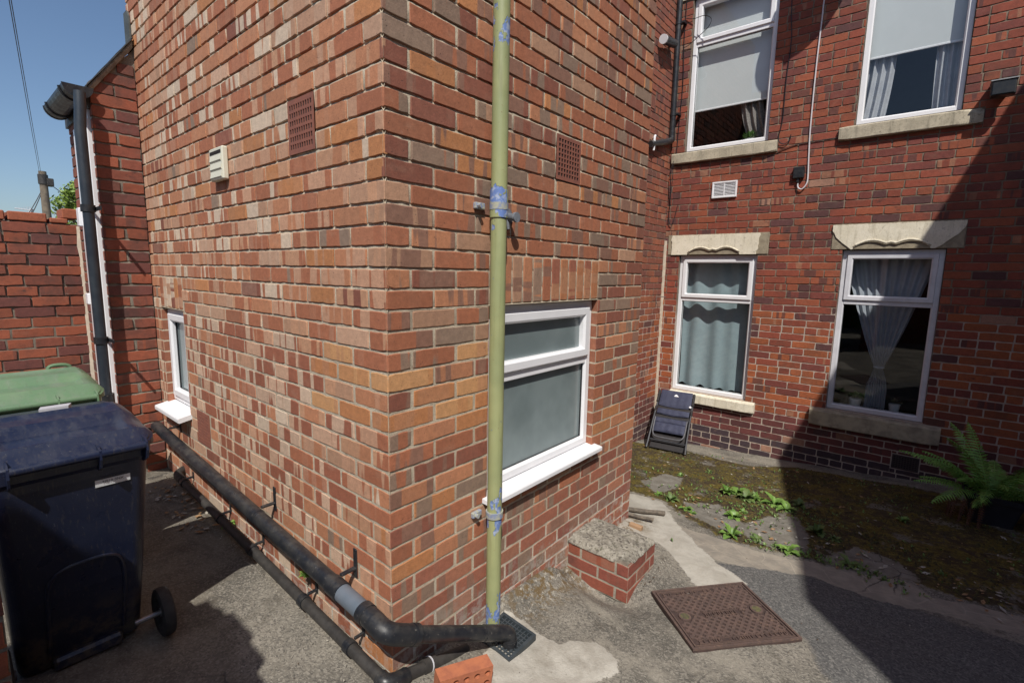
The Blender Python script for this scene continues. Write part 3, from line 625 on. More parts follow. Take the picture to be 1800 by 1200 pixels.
# windows
window(HOU,PB,-.998,-.078,.092,1.832,1.285,mat=M_upvc,d=-.045); window(HOU,PB,.748,1.567,.165,1.872,1.335,mat=M_upvc2,d=-.045)
window(HOU,PB,-1.015,-.08,3.102,4.857,4.345,mat=M_upvc,d=-.045); window(HOU,PB,.733,1.537,3.127,4.9,None,mat=M_upvc,d=-.045,opener='none')
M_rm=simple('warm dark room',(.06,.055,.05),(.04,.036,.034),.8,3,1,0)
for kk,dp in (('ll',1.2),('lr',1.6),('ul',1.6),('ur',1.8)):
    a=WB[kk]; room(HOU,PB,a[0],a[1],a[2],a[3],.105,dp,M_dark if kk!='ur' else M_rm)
airbrick(HOU,PB,1.365,1.59,-.35,-.195,9,6,.6,.6,mat=simple('painted dark air brick',(.05,.035,.035),(.035,.025,.025),.7,20,1,.2))
airbrick(HOU,PW,4.56,4.67,3.50,3.65,4,7,.7,.35)
# louvre vent
k=MB(); ring(k,PB,-.645,-.36,2.505,2.695,.022,.022,-.01,bev=.004,sl=.006); vo=k.build('vent_cover',M_upvc,HOU)
k=MB(); pbox(k,PB,-.509,-.497,2.52,2.68,0,.018); 
for i in range(9):
    z=2.532+i*.0168; k.add([PB(-.63,z,.016),PB(-.375,z,.016),PB(-.375,z+.010,.006),PB(-.63,z+.010,.006)],[(0,1,2,3)]); pbox(k,PB,-.63,-.375,z-.0015,z+.0015,.004,.017)
k.build('louvre',M_upvc,vo); k=MB(); pbox(k,PB,-.63,-.375,2.52,2.68,-.02,.003); k.build('back_plate',M_holeshade,vo)
# curtains, blinds and plants behind the panes
def curtain(name,label,u0,u1,z0,z1,dep,mat,folds=9,amp=.02,hem=0,top=None):
    k=MB(); nu=120; nz=24; V=[];Fc=[]
    for j in range(nz+1):
        t=j/nz; z=z1+(z0-z1)*t
        for i in range(nu+1):
            s_=i/nu; u=u0+(u1-u0)*s_
            y=amp*math.sin(s_*folds*2*math.pi+.5*math.sin(s_*9))*(.6+.4*math.sin(s_*3+1))+amp*.35*mnoise.noise(Vector((s_*8,t*2.5,dep*7)))*2
            zz=z+(0.012*math.sin(s_*23) if j==nz else 0)+hem*(t>.93)*math.sin(s_*40)*.01
            V.append(PB(u+.01*mnoise.noise(Vector((s_*4,t*3,1))),zz,-dep-y))
    n=nu+1
    for j in range(nz):
        for i in range(nu): Fc.append((j*n+i,j*n+i+1,(j+1)*n+i+1,(j+1)*n+i))
    k.add(V,Fc,0,True); o=k.build(name,mat); tag(o,label,'curtain'); return o
M_teal=simple('teal grey cloth',(.30,.385,.415),(.25,.33,.36),.85,14,.6,.2,500,.001)
M_pgrey=simple('grey satin cloth',(.38,.41,.46),(.31,.34,.39),.6,12,.6,.1,400)
curtain('curtain','plain teal grey curtain drawn across the window above the folded chair',-.97,-.16,.14,1.80,.20,M_teal,3.3,.020,hem=1)
curtain('curtain','dark edge curtain at the right of the window above the folded chair',-.165,-.07,.14,1.80,.235,simple('dark teal cloth',(.10,.13,.15),(.08,.10,.12),.85,14,.6,0),2,.02)
# gathered curtain tied in the middle
k=MB(); V=[];Fc=[]; nu=90; nz=30
for j in range(nz+1):
    t=j/nz; z=1.80+(.20-1.80)*t
    if t<.72: q=(t/.72); w_=.35*(1-q)**.85+.035; cx=1.14+.02*q
    else: q=(t-.72)/.28; w_=.035+.055*min(1,q*2.2); cx=1.16
    for i in range(nu+1):
        s_=i/nu*2-1; V.append(PB(cx+s_*w_,z,-.22-.022*math.sin(s_*26)*(.4+.6*(1-abs(.72-t)))-.02*math.cos(s_*2)))
n=nu+1
for j in range(nz):
    for i in range(nu): Fc.append((j*n+i,j*n+i+1,(j+1)*n+i+1,(j+1)*n+i))
k.add(V,Fc,0,True); o=k.build('tied_curtain',M_pgrey); tag(o,'pale grey curtain gathered and tied at its waist in the window near the fern','curtain')
k=MB(); k.tube([PB(1.12,.645,-.215),PB(1.16,.64,-.19),PB(1.20,.645,-.215),PB(1.16,.65,-.25),PB(1.12,.645,-.215)],.010,8); k.build('tie_band',M_pgrey,o)
M_blind=simple('pale blind cloth',(.60,.63,.64),(.56,.59,.60),.8,5,.5,.05,300)
def blind(u0,u1,z0,z1,label):
    k=MB(); pbox(k,PB,u0,u1,z0,z1,-.166,-.163); o=k.build('roller_blind',M_blind); tag(o,label,'blind')
    k=MB(); pbox(k,PB,u0,u1,z0-.022,z0,-.172,-.158,0,.004); k.build('bottom_bar',M_upvc,o)
blind(-.985,-.11,3.62,4.84,'cream roller blind half down in the upper window beside the black downpipe')
blind(.77,1.50,3.80,4.88,'cream roller blind half down in the upper window beside the floodlight')
def drape(u0,u1,z0,z1,shift,mat,label,dep=.21):
    k=MB(); V=[];Fc=[]; nu=60; nz=16
    for j in range(nz+1):
        t=j/nz; z=z1+(z0-z1)*t
        for i in range(nu+1):
            s_=i/nu; V.append(PB(u0+(u1-u0)*s_+shift*t*t,z,-dep-.02*math.sin(s_*20+t)))
    n=nu+1
    for j in range(nz):
        for i in range(nu): Fc.append((j*n+i,j*n+i+1,(j+1)*n+i+1,(j+1)*n+i))
    k.add(V,Fc,0,True); o=k.build('drape',mat); tag(o,label,'curtain')
M_wcl=simple('white voile',(.46,.47,.50),(.36,.37,.41),.7,9,.8,.1,300)
drape(.78,1.0,3.17,4.0,-.05,M_wcl,'white drape at the left side of the upper window beside the floodlight'); drape(1.30,1.52,3.17,4.0,.02,M_wcl,'white drape at the right side of the upper window beside the floodlight')
drape(-.46,-.22,3.14,3.75,.14,simple('striped drape',(.28,.25,.23),(.16,.14,.13),.7,60,1,.1),'grey brown drape slanting across the upper window beside the black downpipe')
def pot(x,z,y,r,hh,pm,lm,label,seed,spread=1.,cat='plant'):
    t=thing('potted_plant',label,cat,(x,y,z)); rr=random.Random(seed)
    k=MB(); L=[]
    for zz,q in ((0,.8),(.004,.82),(hh*.9,1.),(hh,1.02),(hh,.93),(hh*.85,.9)): L.append([(x+r*q*math.cos(a),y+r*q*math.sin(a),z+zz) for a in [2*math.pi*i/16 for i in range(16)]])
    k.loft(L,0,True,smooth=True); k.build('pot',pm,t)
    k=MB()
    for i in range(120):
        a=rr.random()*6.28; e=rr.uniform(.2,1.5); l=rr.uniform(.5,1.)*r*1.5*spread; dx,dy,dz=math.cos(a)*math.cos(e)*l,math.sin(a)*math.cos(e)*l*.6,math.sin(e)*l*.8
        c=Vector((x+dx,y+dy,z+hh+dz)); w_=Vector((-math.sin(a),math.cos(a),.2))*r*.14; u_=Vector((dx,dy,dz)).normalized()*r*.3
        k.add([c-u_,c+w_,c+u_,c-w_],[(0,1,2,3)])
    k.build('leaves',lm,t)
M_leafin=simple('house plant leaf',(.10,.22,.035),(.06,.14,.03),.6,30,1,0); M_leafin2=simple('dusky plant leaf',(.13,.09,.08),(.09,.10,.05),.6,30,1,0)
M_whitepot=simple('white glazed pot',(.62,.63,.63),(.55,.56,.56),.35,5,.5,0)
pot(.985,.185,D+.25,.06,.085,M_whitepot,M_leafin,'small green plant in a white pot, left of the tied curtain',1); pot(1.33,.185,D+.24,.05,.085,M_whitepot,M_leafin2,'small reddish plant in a white pot, right of the tied curtain',2)
pot(-.32,3.12,D+.17,.065,.06,M_whitepot,M_leafin,'bright green plant in a white bowl in the upper window beside the black downpipe',3,1.2)
# ================================================================== outbuilding and boundary wall (left)
OUT=thing('brick_outbuilding','old red brick outbuilding with a door, slate eaves and gutter at the left','building',(-3.1,-.1,.08))
PP=PL('X',-2.75); CP_=.0765
def jP(k): return [] if k%2 else [-.128]
pw=brick_wall(PP,-.25,-.004,.06,2.66,CP_,.06,jP,palP,jt=.012,jit=.0035,seed=31,recess=lambda z:(.003,.011),protj=.004,rotj=.008)
# bricks and mortar below the sloping verge
for i,(a,b,z) in enumerate([(-.245,-.13,2.665),(-.12,-.005,2.665),(-.175,-.005,2.74),(-.10,-.005,2.815)]):
    r5=random.Random(i+9); ca,cb,st=palP(0,0,r5); emit_brick(pw,PP,a,b,z,z+.062,ca,cb,0,r5.random(),r5,jit=.004,depth=.014)
prism(pw,PP,[(-.25,2.66),(-.0,2.66),(-.0,2.99),(-.03,2.95),(-.25,2.72)],-.06,-.009,1)
pw.build('pier',[M_bP,M_mP],OUT)
PF=PL('Y',-.25)
fw=brick_wall(PF,-2.805,-2.75,.06,2.66,CP_,.06,lambda k:[],palP,jt=.012,jit=.003,seed=32); fw.build('front_wall',[M_bP,M_mP],OUT)
fw=brick_wall(PF,-3.52,-3.24,.06,2.62,CP_,.06,lambda k:[-3.38] if k%2 else [],palP,jt=.012,jit=.003,seed=33); fw.build('front_wall',[M_bP,M_mP],OUT)
k=MB(); ring(k,PF,-3.24,-2.806,.10,2.50,.07,.022,-.06); pbox(k,PF,-3.24,-2.806,2.5,2.62,-.06,.012); dfo=k.build('door_frame',M_upvc,OUT)
k=MB(); pbox(k,PF,-3.2,-2.86,.12,2.46,-.05,-.03); k.build('door_panel',M_upvc2,dfo)
k=MB(); pbox(k,PF,-2.86,-2.84,1.25,1.50,.022,.034,0,.004); k.build('hinge',simple('brass hinge',(.35,.28,.14),(.25,.2,.1),.4,30,1,0,Metallic=.6),dfo)
# roof: slates on a slope rising away from the eave
k=MB(); rs=1.42; n=4
for i in range(11):
    y0=-.275+i*.085; z0=2.668+(y0+.275)*rs; xr=-2.715 if y0<-.02 else -2.88
    if y0+.14>0 and xr>-2.8: y1=min(y0+.11,-.006)
    else: y1=y0+.11
    for j in range(12):
        x1=xr-j*.2-(.1 if i%2 else 0)*(j>0); x0=xr-(j+1)*.2-(.1 if i%2 else 0)+.004
        if x0<-3.62: continue
        zz0,zz1=z0+.012,z0+(y1-y0)*rs+.004; th=.008
        k.add([(x0,y0,zz0),(x1,y0,zz0),(x1,y1,zz1),(x0,y1,zz1),(x0,y0,zz0-th),(x1,y0,zz0-th),(x1,y1,zz1-th),(x0,y1,zz1-th)],[(0,1,2,3),(7,6,5,4),(0,4,5,1),(1,5,6,2),(2,6,7,3),(3,7,4,0)])
k.build('slate_roof',simple('roof slate',(.035,.037,.04),(.06,.06,.058),.6,15,1,.3,60,.002),OUT)
k=MB(); V=[]
L=[]
for i in range(12):
    y=-.262+i*.023; z=2.668+(y+.275)*rs-.012; a=.016+.006*mnoise.noise(Vector((y*40,3,1))); L.append([(-2.76,y,z-.03-a),(-2.735,y,z-.025-a),(-2.725,y,z-.01),(-2.73,y,z+.006),(-2.76,y,z+.008)])
k.loft(L,0,True); k.build('verge_mortar',simple('verge cement',(.27,.245,.20),(.17,.15,.12),.95,20,1,.8,80,.006),OUT)
k=MB(); pbox(k,PF,-3.55,-2.765,2.56,2.67,-.02,.012); k.build('fascia',M_black2,OUT)
# gutter
k=MB(); gx0,gx1,gy,gz,gr=-3.42,-2.70,-.315,2.665,.072
L=[]
for x in (gx0,gx1):
    L.append([(x,gy+gr*math.cos(a),gz+gr*math.sin(a)) for a in np.linspace(math.pi,2*math.pi,13)]+[(x,gy+(gr-.006)*math.cos(a),gz+(gr-.006)*math.sin(a)) for a in np.linspace(2*math.pi,math.pi,13)])
k.loft(L,0,True,smooth=False)
for x in (gx0,gx1):
    a_=[(x+.004,gy+(gr+.004)*math.cos(a),gz+(gr+.004)*math.sin(a)) for a in np.linspace(math.pi,2*math.pi,13)]; b_=[(x-.012,p[1],p[2]) for p in a_]
    k.loft([a_,b_],0,True)
k.build('gutter',M_black,OUT)
for x in (-2.80,-3.3):
    k=MB(); k.tube([(x,gy+(gr+.003)*math.cos(a),gz+(gr+.003)*math.sin(a)) for a in np.linspace(math.pi,2*math.pi,11)],.008,6); k.build('gutter_bracket',M_black,OUT)
# dark downpipe of the outbuilding, standing free of the frame
DPL=thing('downpipe','dark grey round downpipe running from the gutter down behind the bins','downpipe',(-2.66,-.32,.7))
k=MB(); k.tube([(-2.665,-.315,2.62),(-2.66,-.32,2.52),(-2.655,-.33,2.4),(-2.66,-.33,.78),(-2.665,-.33,.52),(-2.67,-.30,.44)],.030,18); k.build('pipe',simple('slate grey plastic',(.020,.027,.038),(.032,.04,.05),.38,9,1,.03,80,rv=.06),DPL)
for z in (1.92,1.08):
    k=MB(); k.tube([(-2.66,-.33,z-.022),(-2.66,-.33,z+.022)],.038,18); pbox(k,PL('Y',-.25),-2.80,-2.53,z-.012,z+.012,.035,.043); k.build('pipe_clip',M_black,DPL)
k=MB(); k.tube([(-2.66,-.33,.60),(-2.66,-.33,.72)],.042,18); k.tube([(-2.665,-.325,.5),(-2.60,-.27,.44),(-2.50,-.16,.43)],.05,14); k.build('pipe_shoe',M_black,DPL)
k=MB(); pbox(k,PF,-3.30,-3.22,1.84,1.97,.01,.04,0,.005); o=k.build('alarm_sensor',M_upvc); tag(o,'upper small white plastic box on the wall left of the dark downpipe','sensor')
k=MB(); pbox(k,PF,-3.31,-3.23,1.28,1.36,.01,.035,0,.005); o=k.build('alarm_sensor',M_upvc); tag(o,'lower small white plastic box on the wall left of the dark downpipe','sensor')
# boundary wall
BW=thing('boundary_wall','old red brick yard wall with a broken top course at the far left','wall',(-3.6,-1.2,.1))
PQ=PL('X',-3.5); CQ=.0755
def jQ(k):
    rr=random.Random(k*11+5); off=rr.uniform(-.03,.03); return sorted(-2.6+off+(0 if k%2 else .112)+.215*i+rr.uniform(-.012,.012) for i in range(14)) if k%5!=2 else sorted(-2.6+off+.16*i+rr.uniform(-.02,.02) for i in range(17))
qb=brick_wall(PQ,-2.4,-.25,.05,1.865,CQ,.05,jQ,palP,jt=.010,jit=.0030,seed=41,recess=lambda z:(.002,.006) if z<1.2 else (.008,.016),protj=.004,rotj=.006)
r6=random.Random(77); u=-2.4
for a,b,zz,hh in ((-2.2,-2.0,1.868,.06),(-1.98,-1.77,1.868,.062),(-1.75,-1.55,1.868,.06),(-1.53,-1.32,1.868,.062),(-1.30,-1.09,1.868,.06),(-1.075,-.86,1.868,.062),(-.845,-.64,1.868,.064),(-.625,-.425,1.868,.062),(-.41,-.31,1.868,.035),(-.34,-.25,1.905,.072)):
    ca,cb,st=palP(0,0,r6)
    qb.box((-3.72,a,zz),(-3.5+.003,b,zz+hh),0,.006)
qb.box((-3.72,-2.4,.05),(-3.512,-.25,1.862),1)
for k_ in ('bd','ca','cb'):
    dflt={'bd':(.45,.5,.37,0),'ca':(.33,.10,.05,1),'cb':(.2,.08,.05,1)}[k_]
    for i in range(len(qb.v)): qb.at[k_].setdefault(i,dflt)
qb.build('brickwork',[M_bP,M_mP],BW)
k=MB(); L=[]
for i in range(25):
    z=.1+i*.073; a=.018+.01*mnoise.noise(Vector((z*9,5,1))); L.append([(-3.50,-.25-a,z),(-3.492,-.25-a*.5,z),(-3.485,-.248,z),(-3.5,-.24,z)])
k.loft(L,0,True); k.build('mortar_seam',simple('pale mortar',(.5,.4,.3)),BW)
# toothed gate pier close to the camera on the left
GPR=thing('gate_pier','broken red brick gate pier at the lower left edge, in front of the bins','pier',(-.25,-1.5,0))
PG=PL('X',-.15)
def yend(z):
    P_=[(-1,-.985),(.90,-.985),(.98,-1.06),(1.1,-1.10),(1.25,-1.12),(1.5,-1.22),(1.75,-1.34),(2.0,-1.46),(2.1,-1.52),(2.35,-1.50),(2.6,-1.5)]
    for (a,b),(c,d_) in zip(P_,P_[1:]):
        if z<=c: return b+(d_-b)*(z-a)/(c-a)
    return -1.5
holesG=[]
gz=-.02; tooth=[]
k_=0
while gz<1.26:
    e=round(yend(gz+.04)+(0.035 if k_%2 and gz>.95 else 0),3); tooth.append((gz,e)); holesG.append((e,-.9,gz,gz+.0755)); gz+=.0755; k_+=1
gb=brick_wall(PG,-2.3,-.985,-.02,gz,.0755,-.02,lambda k:sorted(-.985-(.22 if k%2 else .11)-.225*i for i in range(8)),palP,holes=holesG,jt=.011,jit=.003,seed=51,recess=lambda z:(.003,.009),protj=.003,rotj=.006)
for z,e in tooth: gb.box((-.37,-2.3,z+.0001),(-.158,e-.0005,z+.0753),0)
for k_ in ('bd','ca','cb'):
    dflt={'bd':(.45,.5,.37,0),'ca':(.30,.10,.05,1),'cb':(.2,.08,.05,1)}[k_]
    for i in range(len(gb.v)): gb.at[k_].setdefault(i,dflt)
gb.build('brickwork',[M_bP,M_mP],GPR)
YW=thing('yard_wall_end','toothed end of a brick yard wall behind the viewer that shades the bins','wall',(.6,-2.2,0))
k=MB(); gz=-.02; k_=0
def yend2(z): return float(np.interp(z,[0,1.60,1.85,2.25,2.60,2.75,2.9,3.05,3.2],[-1.40,-1.40,-1.47,-1.66,-1.86,-2.02,-2.17,-2.32,-2.5]))
while gz<3.16:
    k.box((.5,-3.6,gz+.0001),(.72,yend2(gz)-[.0,.11,.03,.14][k_%4],gz+.0753)); gz+=.0755; k_+=1
k.build('brickwork',simple('plain red brick',(.24,.08,.05),(.18,.06,.04),.9,9,1,.3),YW)
# ================================================================== neighbour (mostly outside the frame; shades the yard)
NB=thing('neighbouring_house','brick neighbouring house out of frame on the right whose shadow crosses the yard','building',(4,2,0))
def bprocmat():
    s=N('neighbour brick'); p=s.pos(); v=s.comb(s.sep(p,1),s.sep(p,2),0.)
    b=s.n('TexBrick'); s.set(b,'Vector',v); s.set(b,'Scale',1.); s.set(b,'Brick Width',.225); s.set(b,'Row Height',.075); s.set(b,'Mortar Size',.005); s.set(b,'Color1',(.30,.09,.05)); s.set(b,'Color2',(.24,.07,.045)); s.set(b,'Mortar',(.4,.33,.26))
    return s.fin((b,0),.9)
k=MB(); hN=5.4; fx=lambda y:2.797-.19*(y-5.2)
k.loft([[(fx(-1.46),-1.46,z),(7,-1.46,z),(7,5.19,z),(fx(5.19),5.19,z)] for z in (-.6,hN)]); k.build('wall',bprocmat(),NB)
for y,z0,z1 in ((.6,.9,2.1),(2.6,.9,2.1),(.6,3.3,4.5),(2.6,3.3,4.5)):
    k=MB(); k.loft([[(fx(y)-dd,y,z0),(fx(y)-dd,y,z1),(fx(y+.9)-dd,y+.9,z1),(fx(y+.9)-dd,y+.9,z0)] for dd in (.0,.03)]); wo=k.build('window',M_upvc,NB)
    k=MB(); k.loft([[(fx(y+.08)-dd,y+.08,z0+.08),(fx(y+.08)-dd,y+.08,z1-.08),(fx(y+.82)-dd,y+.82,z1-.08),(fx(y+.82)-dd,y+.82,z0+.08)] for dd in (.03,.033)]); k.build('pane',M_black,wo)
# ================================================================== pipes on the extension
s=N('flaking green paint'); p=s.pos(); z=s.sep(p,2)
def zb(c,w_): return s.ss(s.ma('ABSOLUTE',s.ma('SUBTRACT',z,c)),w_,w_*.15)
zone=s.ma('MAXIMUM',zb(1.84,.13),s.ma('MAXIMUM',zb(.50,.16),s.ma('MAXIMUM',zb(.02,.17),zb(2.48,.18))))
n1=s.noise(s.mapv(p,(1,1,.6)),24,5,.55)
thr=s.mr(zone,0.,1.,.705,.50); fl=s.ss(s.ma('SUBTRACT',n1,thr),-.004,.008); edge=s.ss(s.ma('SUBTRACT',n1,thr),-.022,-.010)
gcol=s.mix(s.ss(s.noise(p,6,4),.3,.7),(.34,.36,.17),(.28,.31,.15)); gcol=s.mix(s.ma('MULTIPLY',s.ss(s.noise(s.mapv(p,(1,1,.15)),40,3),.55,.75),.3),gcol,(.40,.42,.24))
bcol=s.mix(s.ss(s.noise(p,50,3),.45,.65),(.13,.21,.47),(.36,.42,.55))
c=s.mix(s.ma('MULTIPLY',edge,.55),gcol,(.10,.13,.10)); c=s.mix(fl,c,bcol)
c=s.mix(s.ma('MULTIPLY',s.ss(s.noise(s.mapv(p,(1,1,.06)),55,4,.7),.55,.72),.35),c,(.16,.15,.07)); c=s.mix(s.ma('MULTIPLY',s.ss(s.noise(p,46,4,.7),.66,.71),.8),c,(.20,.09,.04)); c=s.mix(s.ma('MULTIPLY',s.ss(s.noise(p,3.5,4),.5,.75),.3),c,(.20,.21,.10))
M_green=s.fin(c,s.mr(s.noise(p,18,4),.3,.7,.38,.65),s.bump(s.ma('ADD',s.ma('SUBTRACT',1.,fl),s.ma('MULTIPLY',s.noise(p,9,3),1.2)),.6,.0012))
DP=thing('green_downpipe','flaking olive green downpipe with blue undercoat on the right face of the extension','downpipe',(.065,.51,-.05))
px,py=.066,.511; pr=.0335
k=MB(); k.tube([(px,py,z) for z in (-.10,1.80)],pr*.99,24); k.tube([(px,py,z) for z in (1.79,1.895,1.90)],[pr*1.13]*3,24); k.tube([(px,py,z) for z in (1.90,4.55)],pr,24)
k.build('pipe',M_green,DP)
for z in (1.835,.50):
    k=MB(); k.tube([(px,py,z-.014),(px,py,z+.014)],pr*1.17,24); k.box((.0,py-.085,z-.013),(.018,py-.03,z+.013),0,.003); k.box((.0,py+.03,z-.013),(.018,py+.075,z+.013),0,.003); k.tube([(.0,py-.07,z),(.035,py-.07,z)],.010,8)
    k.build('pipe_clip',simple('clip paint',(.40,.40,.30),(.22,.26,.38),.5,60,1,.3,120,.002),DP)
# big black waste pipe
rB=.0345
WP=thing('waste_pipe','large black waste pipe sloping along the brick corner down to the gully','pipe',(-1,-.1,.2))
A0=Vector((-2.60,-.085,.455)); A1=Vector((.045,-.092,.296))
k=MB(); k.tube([A0,A0.lerp(A1,.5),A1-(A1-A0).normalized()*.13],rB,28); k.build('pipe',M_black,WP)
d1=(A1-A0).normalized(); B0=Vector((.112,-.02,.255)); B1=Vector((.112,.50,-.005)); B1=Vector((.115,.52,.035)); 
B0=Vector((.108,-.02,.245)); B1=Vector((.178,.385,.045)); d2=(B1-B0).normalized()
k=MB(); k.tube([A1-d1*.235,A1-d1*.07],rB*1.01,28); k.build('coupling',simple('grey blue plastic',(.11,.135,.165),(.14,.16,.19),.42,9,1,.03),WP)
k=MB(); pts=bez([A1-d1*.085,A1-d1*.02,A1+Vector((.030,.0,-.006)),Vector((.098,-.068,.272)),B0,B0+d2*.05],6); k.tube(pts,rB*1.10,28); k.tube([A1-d1*.095,A1-d1*.06],rB*1.17,28); k.tube([B0+d2*.03,B0+d2*.055],rB*1.15,28); k.build('elbow',M_black,WP)
k=MB(); k.tube([A1-d1*.31,A1-d1*.235],rB*1.14,28); k.build('socket',M_black,WP)
k=MB(); rB=.031; k.tube([B0+d2*.03,B1],rB,28); k.build('pipe',M_black,WP)
k=MB(); k.tube([B1-d2*.055,B1+d2*.005],rB*1.06,28); k.build('socket',M_black,WP)
k=MB(); k.tube(bez([B1-d2*.0,B1+d2*.045,B1+Vector((.018,.082,-.045)),B1+Vector((.022,.088,-.085))],6),rB*1.03,28); 
k.tube([B1+Vector((.022,.088,-.07)),B1+Vector((.022,.088,-.10))],rB*1.08,28); k.build('elbow',M_black,WP)
rB=.0345
for t in (.085,.62,.893):
    c=A0.lerp(A1,t); k=MB()
    k.tube([c-d1*.011,c+d1*.011],rB*1.05,28); k.box((c.x-.010,-.07,c.z+.036),(c.x+.010,-.0,c.z+.046),0,.002); k.box((c.x-.012,-.006,c.z+.0),(c.x+.012,-.0,c.z+.125),0,.002)
    k.build('pipe_bracket',M_black,WP)
# small lower waste pipe
SP=thing('drain_pipe','thin dusty black drain pipe clipped along the foot of the extension','pipe',(-1,-.06,.1))
S0=Vector((-2.25,-.055,.155)); S1=Vector((.05,-.068,.048)); r_=.0235
k=MB(); k.tube([S0,S1],r_,16); k.tube(bez([Vector((-2.38,.0,.17)),Vector((-2.33,-.05,.165)),S0+Vector((.03,0,0))],5),r_*1.15,14); k.build('pipe',M_black2,SP)
for t in (.0,.27,.46,.70,.865):
    c=S0.lerp(S1,t+.03); k=MB(); k.tube([c-Vector((.018,0,0)),c+Vector((.018,0,0))],r_*1.22,14); k.box((c.x-.006,-.045,c.z+.018),(c.x+.006,0,c.z+.03),0,.002); k.box((c.x-.01,-.006,c.z+.01),(c.x+.01,0,c.z+.06),0,.002); k.build('pipe_clip',M_black,SP)
k=MB(); E1=Vector((.055,.02,.018)); E2=Vector((.075,.33,-.055)); k.tube(bez([S1-Vector((.03,0,0)),S1,Vector((.062,-.03,.035)),E1],5),r_*1.3,14); k.build('elbow',M_black,SP)
k=MB(); k.tube([E1,E2],r_,16); k.tube([Vector((.057,.10,.0)),Vector((.06,.16,-.015))],r_*1.3,14); k.build('pipe',M_black2,SP)
k=MB(); k.tube([Vector((.0595,.132,-.006)),Vector((.0597,.136,-.007))],r_*1.36,14); k.build('joint_ring',M_upvc2,SP)
# gully grate
GG=thing('gully_grate','square black plastic gully grate under the end of the large waste pipe','drain',(.17,.5,-.06))
k=MB(); a=Vector((.055,.600,-.052)); b=Vector((.258,.590,-.058)); c_=Vector((.262,.398,-.060)); d_=Vector((.075,.405,-.052))
def bl(u,v): return (a*(1-u)+b*u)*(1-v)+(d_*(1-u)+c_*u)*v
up=Vector((0,0,.010))
def slab(u0,u1,v0,v1,hh=.010,lo=-.012):
    q=[bl(u0,v0),bl(u1,v0),bl(u1,v1),bl(u0,v1)]; k.loft([[p+Vector((0,0,lo)) for p in q],[p+Vector((0,0,hh)) for p in q]],0)
slab(0,1,0,.07,.014);slab(0,1,.93,1,.014);slab(0,.07,.07,.93,.014);slab(.93,1,.07,.93,.014)
for i in range(1,9): slab(.07,.93,.07+i*.0955-.014,.07+i*.0955+.014,.008)
for i in range(1,9): slab(.07+i*.0955-.014,.07+i*.0955+.014,.07,.93,.009)
k.build('grid',simple('gully plastic',(.035,.045,.052),(.05,.06,.068),.5,20,1,.1,100),GG)
k=MB(); q=[bl(.03,.03),bl(.97,.03),bl(.97,.97),bl(.03,.97)]; k.loft([[p+Vector((0,0,-.02)) for p in q],[p+Vector((0,0,-.006)) for p in q]]); k.build('sump',M_holeshade,GG)
# loose perforated brick
LB=thing('loose_brick','loose orange perforated brick propped by the drain pipe','brick',(.2,.2,0))
ux=Vector((.085,.19,-.012)).normalized(); vy=Vector((.19,-.085,0)).normalized(); wz=ux.cross(vy).normalized(); wz=wz if wz.z>0 else -wz
o0=Vector((.150,.075,h(.2,.15)+.0)); 
lean=(vy*.10+wz).normalized()
k=MB()
L_,W_,T_=.215,.065,.103
def bp_(x,y,z): return o0+ux*x+vy*y+lean*z
# perforated face looks to the viewer (+vy); holes modelled through
e=.004
hx=[(i+.5)*L_/5 for i in range(5)]; hz=[T_*.30,T_*.72]
def facegrid():
    V=[];Fc=[]
    for iz in range(2):
        for ix in range(5):
            cx,cz=hx[ix],hz[iz]; x0,x1=ix*L_/5,(ix+1)*L_/5; z0,z1=(0,T_*.51) if iz==0 else (T_*.51,T_)
            n=16; ou=[];inn=[];bk=[]
            for q in range(n):
                a=2*math.pi*q/n+math.pi/4; cxx,szz=math.cos(a),math.sin(a); m_=max(abs(cxx),abs(szz))
                ou.append((min(max(cx+cxx/m_*(x1-x0)/2,x0),x1),cz+0 if 0 else min(max((z0+z1)/2+szz/m_*(z1-z0)/2,z0),z1)))
                inn.append((cx+.0125*cxx,cz+.0125*szz))
            k.add([bp_(x,W_,z) for x,z in ou]+[bp_(x,W_,z) for x,z in inn]+[bp_(x,W_-.05,z) for x,z in inn],[(q,(q+1)%n,n+(q+1)%n,n+q) for q in range(n)]+[(n+q,n+(q+1)%n,2*n+(q+1)%n,2*n+q) for q in range(n)]+[tuple(2*n+q for q in range(n))])
facegrid()
for q in (((0,0,0),(L_,0,0),(L_,0,T_),(0,0,T_)),((0,0,0),(0,W_,0),(0,W_,T_),(0,0,T_)),((L_,0,0),(L_,W_,0),(L_,W_,T_),(L_,0,T_)),((0,0,T_),(L_,0,T_),(L_,W_,T_),(0,W_,T_)),((0,0,0),(L_,0,0),(L_,W_,0),(0,W_,0))): k.quad(*[bp_(*x) for x in q])
k.build('brick_body',simple('orange clay',(.47,.16,.075),(.36,.12,.065),.85,25,1,.35,150,.003),LB)
